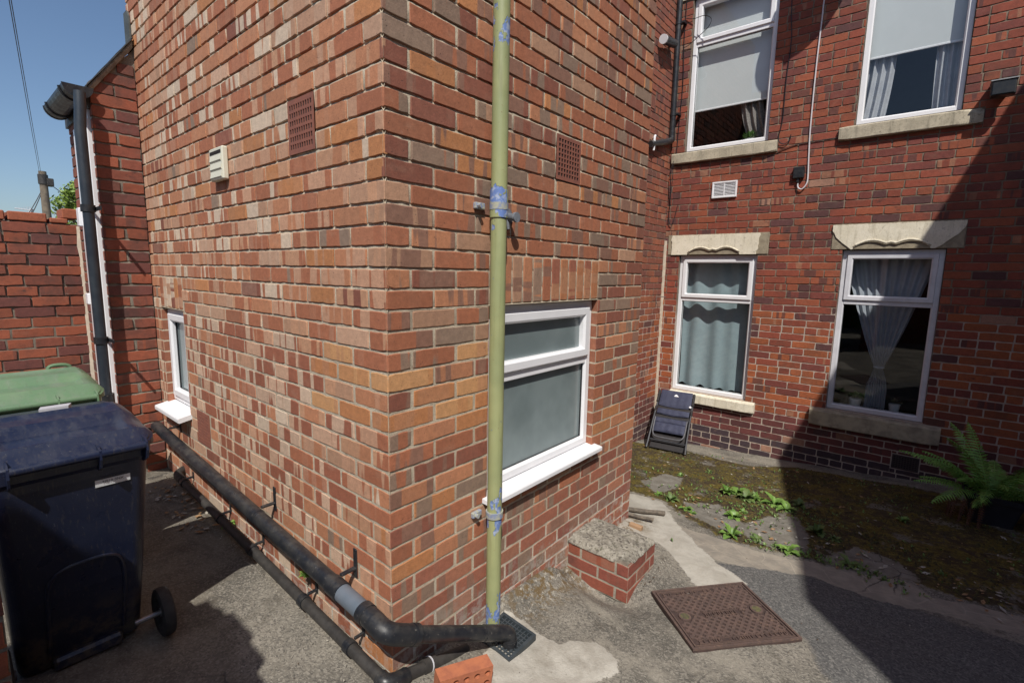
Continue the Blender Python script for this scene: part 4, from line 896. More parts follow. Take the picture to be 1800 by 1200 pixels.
# stub pier with concrete cap
SB=thing('capped_brick_stub','low stub of three brick courses with a rough concrete cap against the extension','pier',(.2,1.35,-.1))
bx0,bx1,by0,by1=0.,.385,1.235,1.575; bz=-.195
P1=PL('Y',by0); P2=PL('X',bx1); P3=PL('Yn',by1)
def palS(u,z,r): a=lerp((.30,.085,.045),(.24,.07,.05),r.random()); return a,(.33,.2,.14),.3 if r.random()<.3 else 0
st=brick_wall(P1,bx0,bx1,bz,bz+.222,.074,bz,lambda k:[.20] if k%2 else [.09,.31],palS,jt=.011,jit=.0015,seed=61,recess=lambda z:(.001,.003),nojoint='r')
st2=brick_wall(P2,by0,by1,bz,bz+.222,.074,bz,lambda k:[by0+.11,by0+.28] if k%2 else [by0+.225],palS,jt=.011,jit=.0015,seed=62,recess=lambda z:(.001,.003),nojoint='l')
b0=len(st.v); st.v+=st2.v; st.f+=[[b0+i for i in f] for f in st2.f]; st.mi+=st2.mi; st.sm+=st2.sm
for kk in st.at:
    for i,v in st2.at[kk].items(): st.at[kk][b0+i]=v
st.build('brickwork',[M_bP,mortar_mat('stub mortar',(.42,.38,.30),(.34,.30,.24),white=False)],SB)
k=MB(); k.box((0,by0+.012,bz),(bx1-.012,by1,bz+.218)); k.build('core',M_mP,SB)
k=MB(); nx_,ny_=26,30; V=[];Fc=[]; zc=bz+.220
def capz(x,y):
    ex=min(x-bx0+.08,bx1-.005-x,y-by0-.0,by1-y); return zc+.030*min(1,max(0,ex)/.05)**.5+.010*mnoise.noise(Vector((x*16,y*16,2)))+.004*mnoise.noise(Vector((x*60,y*60,2)))
for j in range(ny_+1):
    for i in range(nx_+1):
        x=bx0+(bx1-bx0+.002)*i/nx_; y=by0-.004+(by1-by0)*j/ny_
        x2,y2=x,y
        if x>bx1-.08: y2=max(y,by0+.02+ (x-(bx1-.08))*.5) if y<by0+.1 else y
        V.append((x2+.004*mnoise.noise(Vector((x*30,y*30,5))),y2+.005*mnoise.noise(Vector((x*30,y*30,8))),capz(x,y)))
n=nx_+1
for j in range(ny_):
    for i in range(nx_): Fc.append((j*n+i,j*n+i+1,(j+1)*n+i+1,(j+1)*n+i))
b=len(V); bd_=[i for i in range(n)]+[j*n+nx_ for j in range(1,ny_+1)]+[ny_*n+i for i in range(nx_-1,-1,-1)]+[j*n for j in range(ny_-1,0,-1)]
for i in bd_: V.append((V[i][0],V[i][1],zc-.004))
m_=len(bd_)
for q in range(m_): Fc.append((bd_[q],bd_[(q+1)%m_],b+(q+1)%m_,b+q))
k.add(V,Fc,0,True)
s=N('rough concrete cap'); p=s.pos(); c=s.mix(s.ss(s.noise(p,14,5,.7),.35,.65),(.30,.275,.225),(.19,.17,.14)); sp=s.vor(p,90); sc_=s.scol((sp[0],1),0)
c=s.mix(s.ma('MULTIPLY',s.ss(sc_,.6,.95),.5),c,(.42,.39,.33)); c=s.mix(s.ma('MULTIPLY',s.ss(sc_,.3,.05),.7),c,(.07,.06,.05)); c=s.mix(s.ma('MULTIPLY',s.ss(s.noise(p,30,4,.7),.58,.66),.7),c,(.09,.085,.05)); c=s.mix(s.ss(s.noise(p,19,2),.74,.77),c,(.62,.60,.55))
M_cap=s.fin(c,.95,s.bump(s.ma('ADD',s.noise(p,90,5,.7),s.ma('MULTIPLY',sc_,.4)),.9,.006)); k.build('concrete_cap',M_cap,SB)
# manhole cover
MC=thing('manhole_cover','rust brown iron manhole cover with a raised lattice set in the yard','manhole cover',(.82,1.4,-.13))
mc=[Vector((.478,1.334)),Vector((.825,1.774)),Vector((1.168,1.475)),Vector((.811,1.03))]
mz=[h(*p)+.010 for p in mc]
def mp(u,v,dz=0):
    q=[Vector((p.x,p.y,z)) for p,z in zip(mc,mz)]; r=(q[0]*(1-u)+q[1]*u)*(1-v)+(q[3]*(1-u)+q[2]*u)*v; r.z+=dz; return r
k=MB()
def mslab(pts,lo,hi,mi=0): k.loft([[mp(u,v,lo) for u,v in pts],[mp(u,v,hi) for u,v in pts]],mi)
mslab([(0,0),(1,0),(1,1),(0,1)],-.03,0,1)
for q in ((0,1,0,.025),(0,1,.975,1),(0,.02,.025,.975),(.98,1,.025,.975)): mslab([(q[0],q[2]),(q[1],q[2]),(q[1],q[3]),(q[0],q[3])],0,.0085)
for q in ((.035,.965,.04,.052),(.035,.965,.948,.96),(.035,.047,.052,.948),(.953,.965,.052,.948)): mslab([(q[0],q[2]),(q[1],q[2]),(q[1],q[3]),(q[0],q[3])],0,.0068)
# lattice at 45 degrees, kept clear of the plates and keyholes
mk=[(.03,.62,.86,1.0),(.10,.98,.0,.14)]
def clear(u,v):
    if not(.055<u<.945 and .06<v<.94): return False
    if u<.62 and v<.13 : return False
    if v>.86: return False
    if .30<u<.70 and .45<v<.55: return False
    if math.hypot((u-.14)*1.3,v-.5)<.10 or math.hypot((u-.86)*1.3,v-.5)<.10: return False
    return True
asp=.56/.45; stepn=11
for sg in (1,-1):
    for i in range(-20,40):
        run=None
        for t in range(0,401):
            u=t/400; v=(i/stepn+sg*u*1.25) if 1 else 0
            ok=0<v<1 and clear(u,v)
            if ok and run is None: run=(u,v)
            if (not ok or t==400) and run is not None:
                u1,v1=(t-1)/400,i/stepn+sg*(t-1)/400*1.25
                if u1-run[0]>.015:
                    w_=.0115; mslab([(run[0]-w_*.6,run[1]+sg*w_),(u1-w_*.6,v1+sg*w_),(u1+w_*.6,v1-sg*w_),(run[0]+w_*.6,run[1]-sg*w_)],0,.0062+.0002*(sg>0))
                run=None
def letters(u0,u1,v0,v1,n,seed):
    rr=random.Random(seed)
    for q in ((u0,u1,v0-.012,v0-.006),(u0,u1,v1+.006,v1+.012)): mslab([(q[0],q[2]),(q[1],q[2]),(q[1],q[3]),(q[0],q[3])],0,.0065)
    st_=(u1-u0)/n
    for i in range(n):
        if rr.random()<.12: continue
        a=u0+st_*(i+.18); b=u0+st_*(i+.82); w_=st_*.2
        for q in ((a,a+w_,v0,v1),)+(((b-w_,b,v0,v1),) if rr.random()<.6 else ())+(((a+w_,b,v0,v0+.012),) if rr.random()<.5 else ())+(((a+w_,b,v1-.012,v1),) if rr.random()<.5 else ()): mslab([(q[0],q[2]),(q[1],q[2]),(q[1],q[3]),(q[0],q[3])],0,.006)
letters(.08,.60,.072,.115,11,1); letters(.09,.93,.878,.922,19,2); letters(.33,.67,.475,.525,8,3)
for cu in (.14,.86):
    pts=[(cu+.055*math.cos(a),.5+.072*math.sin(a)) for a in np.linspace(0,2*math.pi,17)[:-1]]; mslab(pts,0,.0075); pts=[(cu+.04*math.cos(a),.5+.052*math.sin(a)) for a in np.linspace(0,2*math.pi,17)[:-1]]; mslab(pts,.004,.0082,2)
s=N('rusty iron'); p=s.pos(); c=s.mix(s.ss(s.noise(p,18,5,.7),.35,.65),(.125,.080,.066),(.088,.060,.052)); c=s.mix(s.ma('MULTIPLY',s.ss(s.noise(p,70,4,.6),.55,.7),.6),c,(.22,.14,.095))
M_rust=s.fin(c,.72,s.bump(s.noise(p,210,4,.6),.6,.002)); k.build('iron_plate',[M_rust,simple('darker rusty pocket',(.075,.045,.038),(.05,.032,.028),.95,40,1,.6,150,.003),simple('keyhole dirt',(.13,.12,.05),(.07,.06,.04),.95,60,1,.5,150,.003)],MC)  # pocket base is a darker tone than the raised lattice
# ================================================================== wheelie bins
def rrect(x0,x1,y0,y1,r,z,n=9):
    out=[]
    for cx,cy,a0 in ((x1-r,y1-r,0),(x0+r,y1-r,90),(x0+r,y0+r,180),(x1-r,y0+r,270)):
        for i in range(n+1): a=R(a0+90*i/n); out.append((cx+r*math.cos(a),cy+r*math.sin(a),z))
    return out
def wbin(label,dx,dz,mat,wheelmat,sticker,dy=0.,front=False):
    t=thing('wheelie_bin',label,'bin',(-1.0+dx,-.77+dy,.07+dz))
    Z=lambda z:z+dz
    k=MB(); L=[rrect(-1.21+dx,-.905+dx,-.945+dy,-.590+dy,.04,Z(.085)),rrect(-1.215+dx,-.90+dx,-.95+dy,-.585+dy,.045,Z(.10)),rrect(-1.235+dx,-.80+dx,-.96+dy,-.577+dy,.045,Z(.40)),rrect(-1.255+dx,-.69+dx,-.975+dy,-.563+dy,.04,Z(.84)),rrect(-1.26+dx,-.685+dx,-.98+dy,-.560+dy,.04,Z(.87)),rrect(-1.275+dx,-.675+dx,-.99+dy,-.550+dy,.045,Z(.885)),rrect(-1.28+dx,-.67+dx,-.99+dy,-.548+dy,.045,Z(.93))]
    k.loft(L,0,True,smooth=False)
    body=k.build('body',mat,t,sharp=50)
    # arched panel relief on the back, pressed base step
    bx=lambda z:(-.90+( .10-z+0)*-0 if 0 else np.interp(z,[.10,.40,.84],[-.90,-.80,-.69]))+dx
    k=MB(); ar=[(-.865,.13),(-.862,.35),(-.855,.46),(-.82,.505),(-.76,.515),(-.69,.508),(-.655,.47),(-.645,.36),(-.648,.14)]
    pts=[Vector((bx(z)+.004,y+dy,Z(z))) for y,z in ar]; k.tube([p-Vector((.0045,0,0)) for p in bez(pts,5)],.0075,10); k.build('panel_rib',mat,body)
    k=MB(); k.box((-.97+dx,-.86+dy,Z(.075)),(-.865+dx,-.655+dy,Z(.125)),0,.01); k.build('foot_step',mat,body)
    # lid
    k=MB(); nx_,ny_=34,30; V=[];Fc=[]
    prof_x=[0,.03,.07,.09,.30,.34,.37,.62,.66,.72,.95,1]; prof_z=[.0,.012,.030,.045,.050,.060,.072,.076,.070,.060,.040,.012]
    for j in range(ny_+1):
        v=j/ny_
        for i in range(nx_+1):
            u=i/nx_; x=-.675-u*.635; y=-1.0+v*.462
            edge=min(v,1-v)*.462; cn=0
            e=min(1,edge/.045)**.6; pl=1 if .07<v<.93 else .75
            uu=min(u,1-u)*.64
            # rounded corners
            rc=.07; ax=max(0,rc-uu); ay=max(0,rc-edge); rr_=math.hypot(ax,ay)
            if ax>0 and ay>0 and rr_>rc:
                s_=rc/rr_; ax2,ay2=ax*s_,ay*s_; x+= (-(ax-ax2) if u<.5 else (ax-ax2)); y+=((ay-ay2) if v<.5 else -(ay-ay2))
            z=.938+np.interp(u,prof_x,prof_z)*(.35+.65*e)
            inner=.14<v<.86
            if inner and .10<u<.32: z-=.010*min(1,(min(v-.14,.86-v))/.03)
            if inner and .40<u<.60: z-=.008*min(1,(min(v-.14,.86-v))/.03)
            V.append((x+dx,y+dy,Z(z)))
    n=nx_+1
    for j in range(ny_):
        for i in range(nx_): Fc.append((j*n+i,j*n+i+1,(j+1)*n+i+1,(j+1)*n+i))
    bd_=[i for i in range(n)]+[j*n+nx_ for j in range(1,ny_+1)]+[ny_*n+i for i in range(nx_-1,-1,-1)]+[j*n for j in range(ny_-1,0,-1)]
    b=len(V); cxm,cym=-.99+dx,-.769+dy
    for i in bd_: V.append((V[i][0]+(V[i][0]-cxm)*.012,V[i][1]+(V[i][1]-cym)*.02,V[i][2]-.006))
    for i in bd_: V.append((V[i][0]+(V[i][0]-cxm)*.014,V[i][1]+(V[i][1]-cym)*.022,Z(.918)))
    m_=len(bd_)
    for q in range(m_):
        Fc.append((bd_[q],bd_[(q+1)%m_],b+(q+1)%m_,b+q)); Fc.append((b+q,b+(q+1)%m_,b+m_+(q+1)%m_,b+m_+q))
    k.add(V,Fc,0,True); lid=k.build('lid',mat,t,sharp=28)
    if front:
        k=MB(); k.tube(bez([Vector((-1.30+dx,y+dy,Z(z))) for y,z in ((-.66,.945),(-.655,.985),(-.62,.995),(-.575,.985),(-.568,.945))],5),.009,8); k.build('lid_handle',mat,lid)
    # hinge bar with ribs
    k=MB(); hx_,hz_=-.648+dx,Z(.932); k.tube([(hx_,-.925+dy,hz_),(hx_,-.572+dy,hz_)],.0145,16); k.build('handle_bar',mat,t)
    for y in (-.925,-.705,-.575):
        k=MB(); y0=y+dy
        L=[[(-.735+dx,yy,Z(.955)),(-.66+dx,yy,Z(.955)),(-.636+dx,yy,Z(.945)),(-.630+dx,yy,Z(.915)),(-.64+dx,yy,Z(.885)),(-.735+dx,yy,Z(.84))] for yy in (y0-.003,y0+.003)]
        k.loft(L,0,True); k.build('hinge_rib',mat,t)
    k=MB(); k.tube([(-.845+dx,-.62+dy,Z(.15)),(-.845+dx,-.525+dy,Z(.15))],.0105,12); k.build('axle',simple('zinc',(.35,.35,.36),(.28,.28,.29),.35,30,1,0,Metallic=.8),t)
    for y in (-.522,-.985):
        k=MB(); cx,cz,Rw=-.845+dx,Z(.15),.098; rz=h(cx,y+dy)
        prof=[(.030,-.008),(.055,-.012),(.062,-.020),(.085,-.023),(.095,-.018),(.098,-.008),(.098,.008),(.095,.018),(.085,.023),(.062,.020),(.055,.012),(.030,.008)]
        L=[[(cx+r*math.cos(a),y+dy+q,cz+r*math.sin(a)) for a in [2*math.pi*i/32 for i in range(32)]] for r,q in prof]
        k.loft(L,0,True,smooth=True); wo=k.build('wheel',wheelmat,t,sharp=40)
        k=MB(); k.tube([(cx,y+dy-.014,cz),(cx,y+dy+.03 if y>-.7 else y+dy+.03,cz)],.018,14); k.build('hub',simple('grey hub',(.12,.12,.13),(.09,.09,.1),.5,30,1,0),wo)
    return t,lid,body
def binmat(name,c1,c2,r0,dust):
    s=N(name); p=s.pos(); c=s.mix(s.ss(s.noise(p,7,5,.6),.35,.7),c1,c2)
    up=s.sep((s.n('NewGeometry'),1),2); c=s.mix(s.ma('MULTIPLY',s.ma('MULTIPLY',s.ss(up,.6,.95),s.ss(s.noise(s.mapv(p,(1,3,1)),8,5,.7),.42,.68)),dust),c,(.24,.23,.21))
    sc2=s.ma('MULTIPLY',s.ss(s.noise(s.mapv(p,(9,40,14)),4,4,.8,1.),.64,.70),.35); c=s.mix(sc2,c,(.30,.31,.34))
    c=s.mix(s.ma('MULTIPLY',s.ss(s.noise(s.mapv(p,(30,30,3)),3,4,.7),.56,.66),.25),c,(.10,.09,.075)); c=s.mix(s.ma('MULTIPLY',s.ss(s.sep(p,2),.40,.12),s.ss(s.noise(p,14,5,.75),.42,.6)),c,(.085,.075,.06))
    return s.fin(c,s.mr(s.noise(p,11,4),.3,.7,r0-.07,r0+.12),s.bump(s.ma('ADD',s.noise(p,420,2),s.ma('MULTIPLY',s.noise(p,5,2),2.)),.12,.002))
M_bin=binmat('navy blue plastic',(.009,.014,.038),(.014,.020,.046),.33,.12); M_gbin=binmat('green plastic',(.115,.205,.115),(.145,.235,.13),.36,.35)
M_tyre=simple('rubber tyre',(.018,.018,.02),(.03,.03,.03),.8,30,1,.2,120)
t1,lid1,body1=wbin('dark blue wheelie bin with an address sticker, nearest the gate pier',0,0,M_bin,M_tyre,True)
t2,lid2,body2=wbin('green wheelie bin standing behind the dark blue bin',-.735,.045,M_gbin,M_tyre,False,dy=-.005,front=True)
M_lab=simple('sticker vinyl',(.66,.68,.70),(.60,.62,.64),.4,20,.5,0); M_ink=simple('printed ink',(.05,.05,.06),(.06,.06,.07),.5,20,.5,0)
xs=lambda z:float(np.interp(z,[.10,.40,.84],[-.90,-.80,-.69]))+.0015
sy0,sy1,sz0,sz1=-.718,-.620,.800,.868
k=MB(); k.loft([[(xs(sz0)+q,sy0,sz0),(xs(sz0)+q,sy1,sz0),(xs(sz1)+q,sy1,sz1),(xs(sz1)+q,sy0,sz1)] for q in (0,.0012)]); stk=k.build('address_sticker',M_lab,body1)
def text3(txt,origin,xd,yd,size,mat,parent,name='lettering',align='CENTER'):
    cu=bpy.data.curves.new('t','FONT'); cu.body=txt; cu.size=size; cu.align_x=align; cu.extrude=.0003; cu.resolution_u=2
    to=bpy.data.objects.new('t',cu); COL.objects.link(to); dg=bpy.context.evaluated_depsgraph_get(); me=bpy.data.meshes.new_from_object(to.evaluated_get(dg)); bpy.data.objects.remove(to)
    me.name=name; me.materials.clear(); me.materials.append(mat); o=bpy.data.objects.new(name,me); COL.objects.link(o)
    xd=Vector(xd).normalized(); yd=Vector(yd).normalized(); m_=Matrix((xd,yd,xd.cross(yd))).transposed().to_4x4(); m_.translation=Vector(origin)-Vector(parent['_o']); me.transform(m_); o.parent=parent; o['_o']=parent['_o']; return o
sl_=Vector((xs(.85)-xs(.8),0,.05)).normalized()
text3('Stewart Terrace',(xs(.832)+.0022,(sy0+sy1)/2,.831),(0,1,0),sl_,.0115,M_ink,stk); text3('NE10 0NX',(xs(.814)+.0022,(sy0+sy1)/2,.813),(0,1,0),sl_,.013,M_ink,stk); text3('8',(xs(.853)+.0022,(sy0+sy1)/2,.852),(0,1,0),sl_,.0105,M_ink,stk)
k=MB(); k.loft([[(-1.10,-.80,z),(-1.10,-.715,z),(-1.145,-.70,z),(-1.145,-.79,z)] for z in (.99,1.0165)]); k.build('lid_label',simple('faded paper label',(.50,.50,.53),(.42,.42,.45),.5,20,.5,0),lid1)
# ================================================================== folded recliner
CH=thing('folded_chair','folded navy padded garden recliner leaning under the left ground floor window','chair',(-.8,4.6,-.5))
BL,BR=Vector((-.962,4.433,h(-.962,4.433)+.01)),Vector((-.469,4.462,h(-.469,4.462)+.01)); TL,TR=Vector((-1.070,5.02,.075)),Vector((-.600,5.02,.090))
nrm=((BR-BL).cross(TL-BL)).normalized(); nrm=nrm if nrm.y<0 else -nrm
def cp(u,v,d=0): return (BL*(1-u)+BR*u)*(1-v)+(TL*(1-u)+TR*u)*v+nrm*d
M_frame=simple('dark grey steel tube',(.035,.037,.043),(.05,.052,.06),.35,30,1,0); M_navy=simple('navy padded cloth',(.042,.048,.088),(.033,.037,.07),.75,25,.8,.3,300,.002); M_navyd=simple('black webbing',(.02,.018,.02),(.03,.026,.026),.8,25,.8,.2,300)
k=MB(); 
for u in (.035,.965): k.tube([cp(u,0,.03),cp(u,.45,.035),cp(u,.98,.02)],.0115,10); k.tube([cp(u+(.045 if u<.5 else -.045),.06,-.03),cp(u+(.03 if u<.5 else -.03),.55,-.02),cp(u,.97,-.01)],.0105,10)
for v in (.135,.52): k.tube([cp(.04,v,.03),cp(.96,v,.03)],.010,10)
k.tube([cp(.05,.04,-.03),cp(.95,.04,-.03)],.009,10)
k.build('frame',M_frame,CH)
k=MB(); k.tube(bez([cp(.09,.50,.05),cp(.10,.30,.05),cp(.13,.22,.05),cp(.22,.18,.05),cp(.5,.175,.05),cp(.78,.18,.05),cp(.87,.22,.05),cp(.90,.30,.05),cp(.91,.50,.05)],5),.0085,10); k.build('leg_loop',simple('grey steel tube',(.10,.10,.115),(.13,.13,.14),.35,30,1,0),CH)
def pad(name,u0,u1,v0,v1,d,th,mat,sag=.0,seed=0):
    k=MB(); nu,nv=20,10; V=[];Fc=[]
    for side in (1,-1):
        for j in range(nv+1):
            for i in range(nu+1):
                s_,t=i/nu,j/nv; e=min(1,min(s_,1-s_)*8)**.5*min(1,min(t,1-t)*6)**.5
                V.append(cp(u0+(u1-u0)*s_,v0+(v1-v0)*t-sag*math.sin(s_*math.pi)*(1-t),d+side*th*e*(.8+.35*mnoise.noise(Vector((s_*5,t*2.5,seed)))+.12*math.sin(s_*30+seed)))) 
    n=nu+1
    for q in (0,1):
        for j in range(nv):
            for i in range(nu): b=q*n*(nv+1); Fc.append((b+j*n+i,b+j*n+i+1,b+(j+1)*n+i+1,b+(j+1)*n+i))
    k.add(V,Fc,0,True); return k.build(name,mat,CH)
bk=pad('back_pad',.09,.94,.72,1.0,.045,.018,M_navy,.02,1); pad('webbing',.07,.95,.665,.735,.03,.008,M_navyd,.01,2); pad('seat_pad',.09,.93,.575,.665,.045,.018,M_navy,.02,3); pad('webbing',.07,.95,.50,.57,.028,.008,M_navyd,.02,4)
pad('lower_pad',.08,.92,.42,.505,.045,.016,M_navy,.0,5); pad('lower_pad',.10,.90,.27,.43,.04,.022,M_navy,.0,6); pad('webbing',.08,.92,.03,.95,-.01,.004,M_navyd,0,7)
k=MB(); prism(k,lambda u,z,d:tuple(cp(u,z,d)),[(.47,.885),(.49,.91),(.52,.925),(.55,.915),(.60,.885)],.062,.068); k.build('badge',M_upvc,bk)
k=MB(); prism(k,lambda u,z,d:tuple(cp(u,z,d)),[(.90,.73),(.93,.76),(.965,.745),(.96,.72)],.06,.068); k.build('armrest_tag',M_upvc,CH)
for u in (.03,.97):
    k=MB(); k.tube([cp(u,.78,.03),cp(u,.985,.03)],.024,10,flat=.7); k.tube([cp(u,.62,.03),cp(u,.70,.03)],.020,10,flat=.7); k.build('armrest',M_navyd,CH)
    k=MB(); k.tube([cp(u,-.015,.03),cp(u,.06,.03)],.016,10); k.build('foot',M_black,CH)
# ================================================================== fern in a pot
s=N('fern leaf'); p=s.pos(); c=s.mix(s.ss(s.noise(p,14,3),.35,.65),(.12,.26,.05),(.20,.38,.07)); M_fern=s.fin(c,.55); s.p.inputs['Subsurface Weight'].default_value=0.
M_weed2=simple('dull weed leaf',(.07,.13,.03),(.13,.17,.05),.6,30,1,0)
s=N('weed leaf'); p=s.pos(); c=s.mix(s.ss(s.noise(p,25,3),.35,.65),(.085,.17,.03),(.17,.28,.06)); M_weed=s.fin(c,.5)
FN=thing('potted_fern','bushy green fern in a square black plastic pot with brown dead fronds hanging','plant',(2.0,4.22,-.42))
fx0,fy0=2.03,4.25; fz=h(fx0,fy0)-.01
k=MB(); L=[rrect(fx0-q,fx0+q,fy0-q,fy0+q,.02,fz+z) for q,z in ((.115,0),(.118,.01),(.165,.235),(.185,.235),(.188,.27),(.175,.27),(.165,.21),(.15,.20))]; k.loft(L,0,True,smooth=False); k.build('pot',simple('black pot plastic',(.020,.022,.032),(.03,.032,.042),.45,12,1,.08),FN)
k=MB(); L=[rrect(fx0-.16,fx0+.16,fy0-.16,fy0+.16,.02,fz+.205),rrect(fx0-.13,fx0+.13,fy0-.13,fy0+.13,.02,fz+.225)]; k.loft(L,0,True); k.build('soil',simple('potting soil',(.04,.028,.018),(.025,.018,.012),.95,60,1,.8,90,.006),FN)
def frond(k,base,az,elev,ln,droop,wid,rr,npair=24):
    p=Vector(base); d=Vector((math.cos(az)*math.cos(elev),math.sin(az)*math.cos(elev),math.sin(elev))); pts=[p.copy()]; ds=[d.copy()]
    n=npair
    for i in range(n):
        d=(d+Vector((0,0,-droop/n))).normalized(); p=p+d*(ln/n); pts.append(p.copy()); ds.append(d.copy())
    k.tube(pts[::3]+[pts[-1]],[.0028]*len(pts[::3])+[.0006],5)
    for i in range(2,n+1):
        t=i/n; side=ds[i].cross(Vector((0,0,1))).normalized(); up=side.cross(ds[i]).normalized()
        w_=wid*math.sin(min(1,t*1.9+.05)*math.pi/2)*(1-t)**.65+.006
        for s_ in (1,-1):
            dr=(side*s_+ds[i]*.35-up*(.15+.3*rr.random())).normalized(); b=pts[i]; L_=w_*(.85+.3*rr.random()); hw=ln/n*.46
            mid=b+dr*L_*.5+up*.004; tip=b+dr*L_-up*.012
            k.add([b-ds[i]*hw*.5,b+ds[i]*hw*.5,mid+ds[i]*hw*.75,mid-ds[i]*hw*.75,tip],[(0,1,2,3),(3,2,4)])
rr=random.Random(8)
for i in range(26):
    az=2.9+i*2.399; el=rr.uniform(.6,1.35); k=MB(); frond(k,(fx0+.06*math.cos(az),fy0+.06*math.sin(az),fz+.22),az,el,rr.uniform(.42,.62),rr.uniform(.9,1.6),rr.uniform(.09,.13),rr); k.build('frond',M_fern,FN)
for az,ln in ((3.3,.40),(3.0,.36),(-1.9,.36)):
    k=MB(); frond(k,(fx0+.1*math.cos(az),fy0+.1*math.sin(az),fz+.22),az,.45,ln,.8,.085,rr); k.build('frond',M_fern,FN)
M_dead=simple('dead frond',(.13,.065,.04),(.08,.04,.03),.85,30,1,0)
for i,az in enumerate((3.3,3.6,3.9,4.15,4.4,3.45)):
    k=MB(); frond(k,(fx0+.14*math.cos(az),fy0+.14*math.sin(az),fz+.25),az,.3,.33+.03*i%3*.02,4.8,.03,rr,18); k.build('dead_frond',M_dead,FN)
# ================================================================== weeds
def weed(x,y,size,seed,kind=0,dz=0.):
    rr=random.Random(seed); k=MB(); z=h(x,y)+.006+dz
    for i in range(rr.randint(13,19)):
        az=i*2.4+rr.uniform(-.3,.3); el=rr.uniform(.25,1.25) if kind==0 else rr.uniform(.7,1.45); ln=size*rr.uniform(.55,1.05); w0=ln*rr.uniform(.20,.32)
        p=Vector((x+.006*math.cos(az),y+.006*math.sin(az),z)); d=Vector((math.cos(az)*math.cos(el),math.sin(az)*math.cos(el),math.sin(el))); V=[];Fc=[]; n=7
        for j in range(n+1):
            t=j/n; w_=w0*(math.sin(min(1,t*1.25)*math.pi)**.7*.9+.08)*(1 if kind else (.72+.28*(j%2)))
            if t>.98: w_=.001
            sd=d.cross(Vector((0,0,1))).normalized(); V+=[p-sd*w_+Vector((0,0,w_*.3)),p,p+sd*w_+Vector((0,0,w_*.3))]
            d=(d+Vector((0,0,-.22))).normalized(); p=p+d*(ln/n)
        for j in range(n): 
            for q in (0,1): Fc.append((j*3+q,j*3+q+1,(j+1)*3+q+1,(j+1)*3+q))
        k.add(V,Fc,0,True)
    return k
WS=[((-.082,2.74),.055,'small weed nearest the extension corner, beside the cement strip'),((.03,2.72),.085,'tall bright weed beside the cement strip'),((.20,2.60),.075,'weed between the cement strip and the bare slab'),((.284,3.387),.12,'leafy weed at the left end of the row in the sunny moss'),((.36,3.46),.12,'leafy weed second from the left in the row in the sunny moss'),((.44,3.38),.12,'broad weed in the middle of the row in the sunny moss'),((.50,3.42),.10,'low weed right of the middle of the row in the sunny moss'),((.66,3.43),.13,'spreading weed left of the building shadow line in the moss'),((.76,3.36),.12,'bright weed just inside the edge of the building shadow'),((.82,3.56),.10,'weed half in shade at the building shadow line'),((.52,2.98),.07,'small weed above the bare slab'),((.506,2.777),.09,'weed with a fallen leaf beside it at the slab edge'),((.60,2.37),.115,'dense dandelion clump on the cement band'),((.74,2.47),.07,'small grassy weed right of the dandelion clump'),((.93,2.44),.085,'weed on the cement band near the shadow line'),((1.03,2.95),.10,'shaded weed just right of the shadow line'),((1.14,2.93),.075,'shaded weed on the slab between two others'),((1.26,2.55),.09,'shaded weed above the pale stone band'),((1.50,3.75),.06,'tiny pale weed in the shaded moss'),((.27,2.55),.05,'tiny weed on the bare slab'),((-.20,3.55),.05,'tiny weed near the folded chair'),((-.05,3.95),.05,'tiny weed in the sunny moss in front of the chair')]
for i,((x,y),sz,lb) in enumerate(WS):
    k=weed(x,y,sz*(.8+.35*((i*37)%10)/10),100+i,i%3==0); o=k.build('weed',M_weed2 if i%4==1 or i in (15,16,17) else M_weed); tag(o,lb,'weed','weeds growing in the yard')  # dull leaf varies the weeds; shaded ones also get it as painted shade
k=weed(-.60,-.03,.05,300,1,.16-h(-.6,-.03)); o=k.build('weed',M_weed); tag(o,'bright green weed sprouting from the brickwork above the thin drain pipe','weed','weeds growing in the yard')
k=weed(-1.52,-.03,.05,301,0,.08-h(-1.5,0)); o=k.build('weed',M_weed); tag(o,'shaded green tuft behind the thin drain pipe below the large pipe','weed','weeds growing in the yard')
# moss tufts and litter
def inpoly(x,y,k_): return float(sdist(np.array([x]),np.array([y]),POLY[k_])[0])
rr=random.Random(3); k=MB(); xs_=np.array([rr.uniform(-1.2,2.5) for _ in range(9000)]); ys_=np.array([rr.uniform(2.3,4.95) for _ in range(9000)])
ms=sdist(xs_,ys_,POLY['moss']); sb=np.maximum.reduce([sdist(xs_,ys_,POLY[q]) for q in ('slab1','slab2','slab3','slab5')]); hz=H(xs_,ys_)
cnt=0
for x,y,a,b,z in zip(xs_,ys_,ms,sb,hz):
    if a<.02 or b>-.01 or mnoise.noise(Vector((x*2.5,y*2.5,4)))<-.12: continue
    r_=rr.uniform(.004,.012); z+=.006; n=5; ph=rr.random()*6
    V=[(x+r_*math.cos(ph+2*math.pi*i/n),y+r_*math.sin(ph+2*math.pi*i/n),z-.004) for i in range(n)]+[(x+rr.uniform(-.003,.003),y+rr.uniform(-.003,.003),z+r_*rr.uniform(.6,1.2))]
    k.add(V,[(i,(i+1)%n,n) for i in range(n)],0); cnt+=1
o=k.build('moss',simple('moss tuft',(.085,.075,.022),(.045,.036,.018),.95,30,1,.6,250,.004)); tag(o,'brown green moss cushions over the back of the yard','moss',kind='stuff')
k=MB(); rr=random.Random(9)
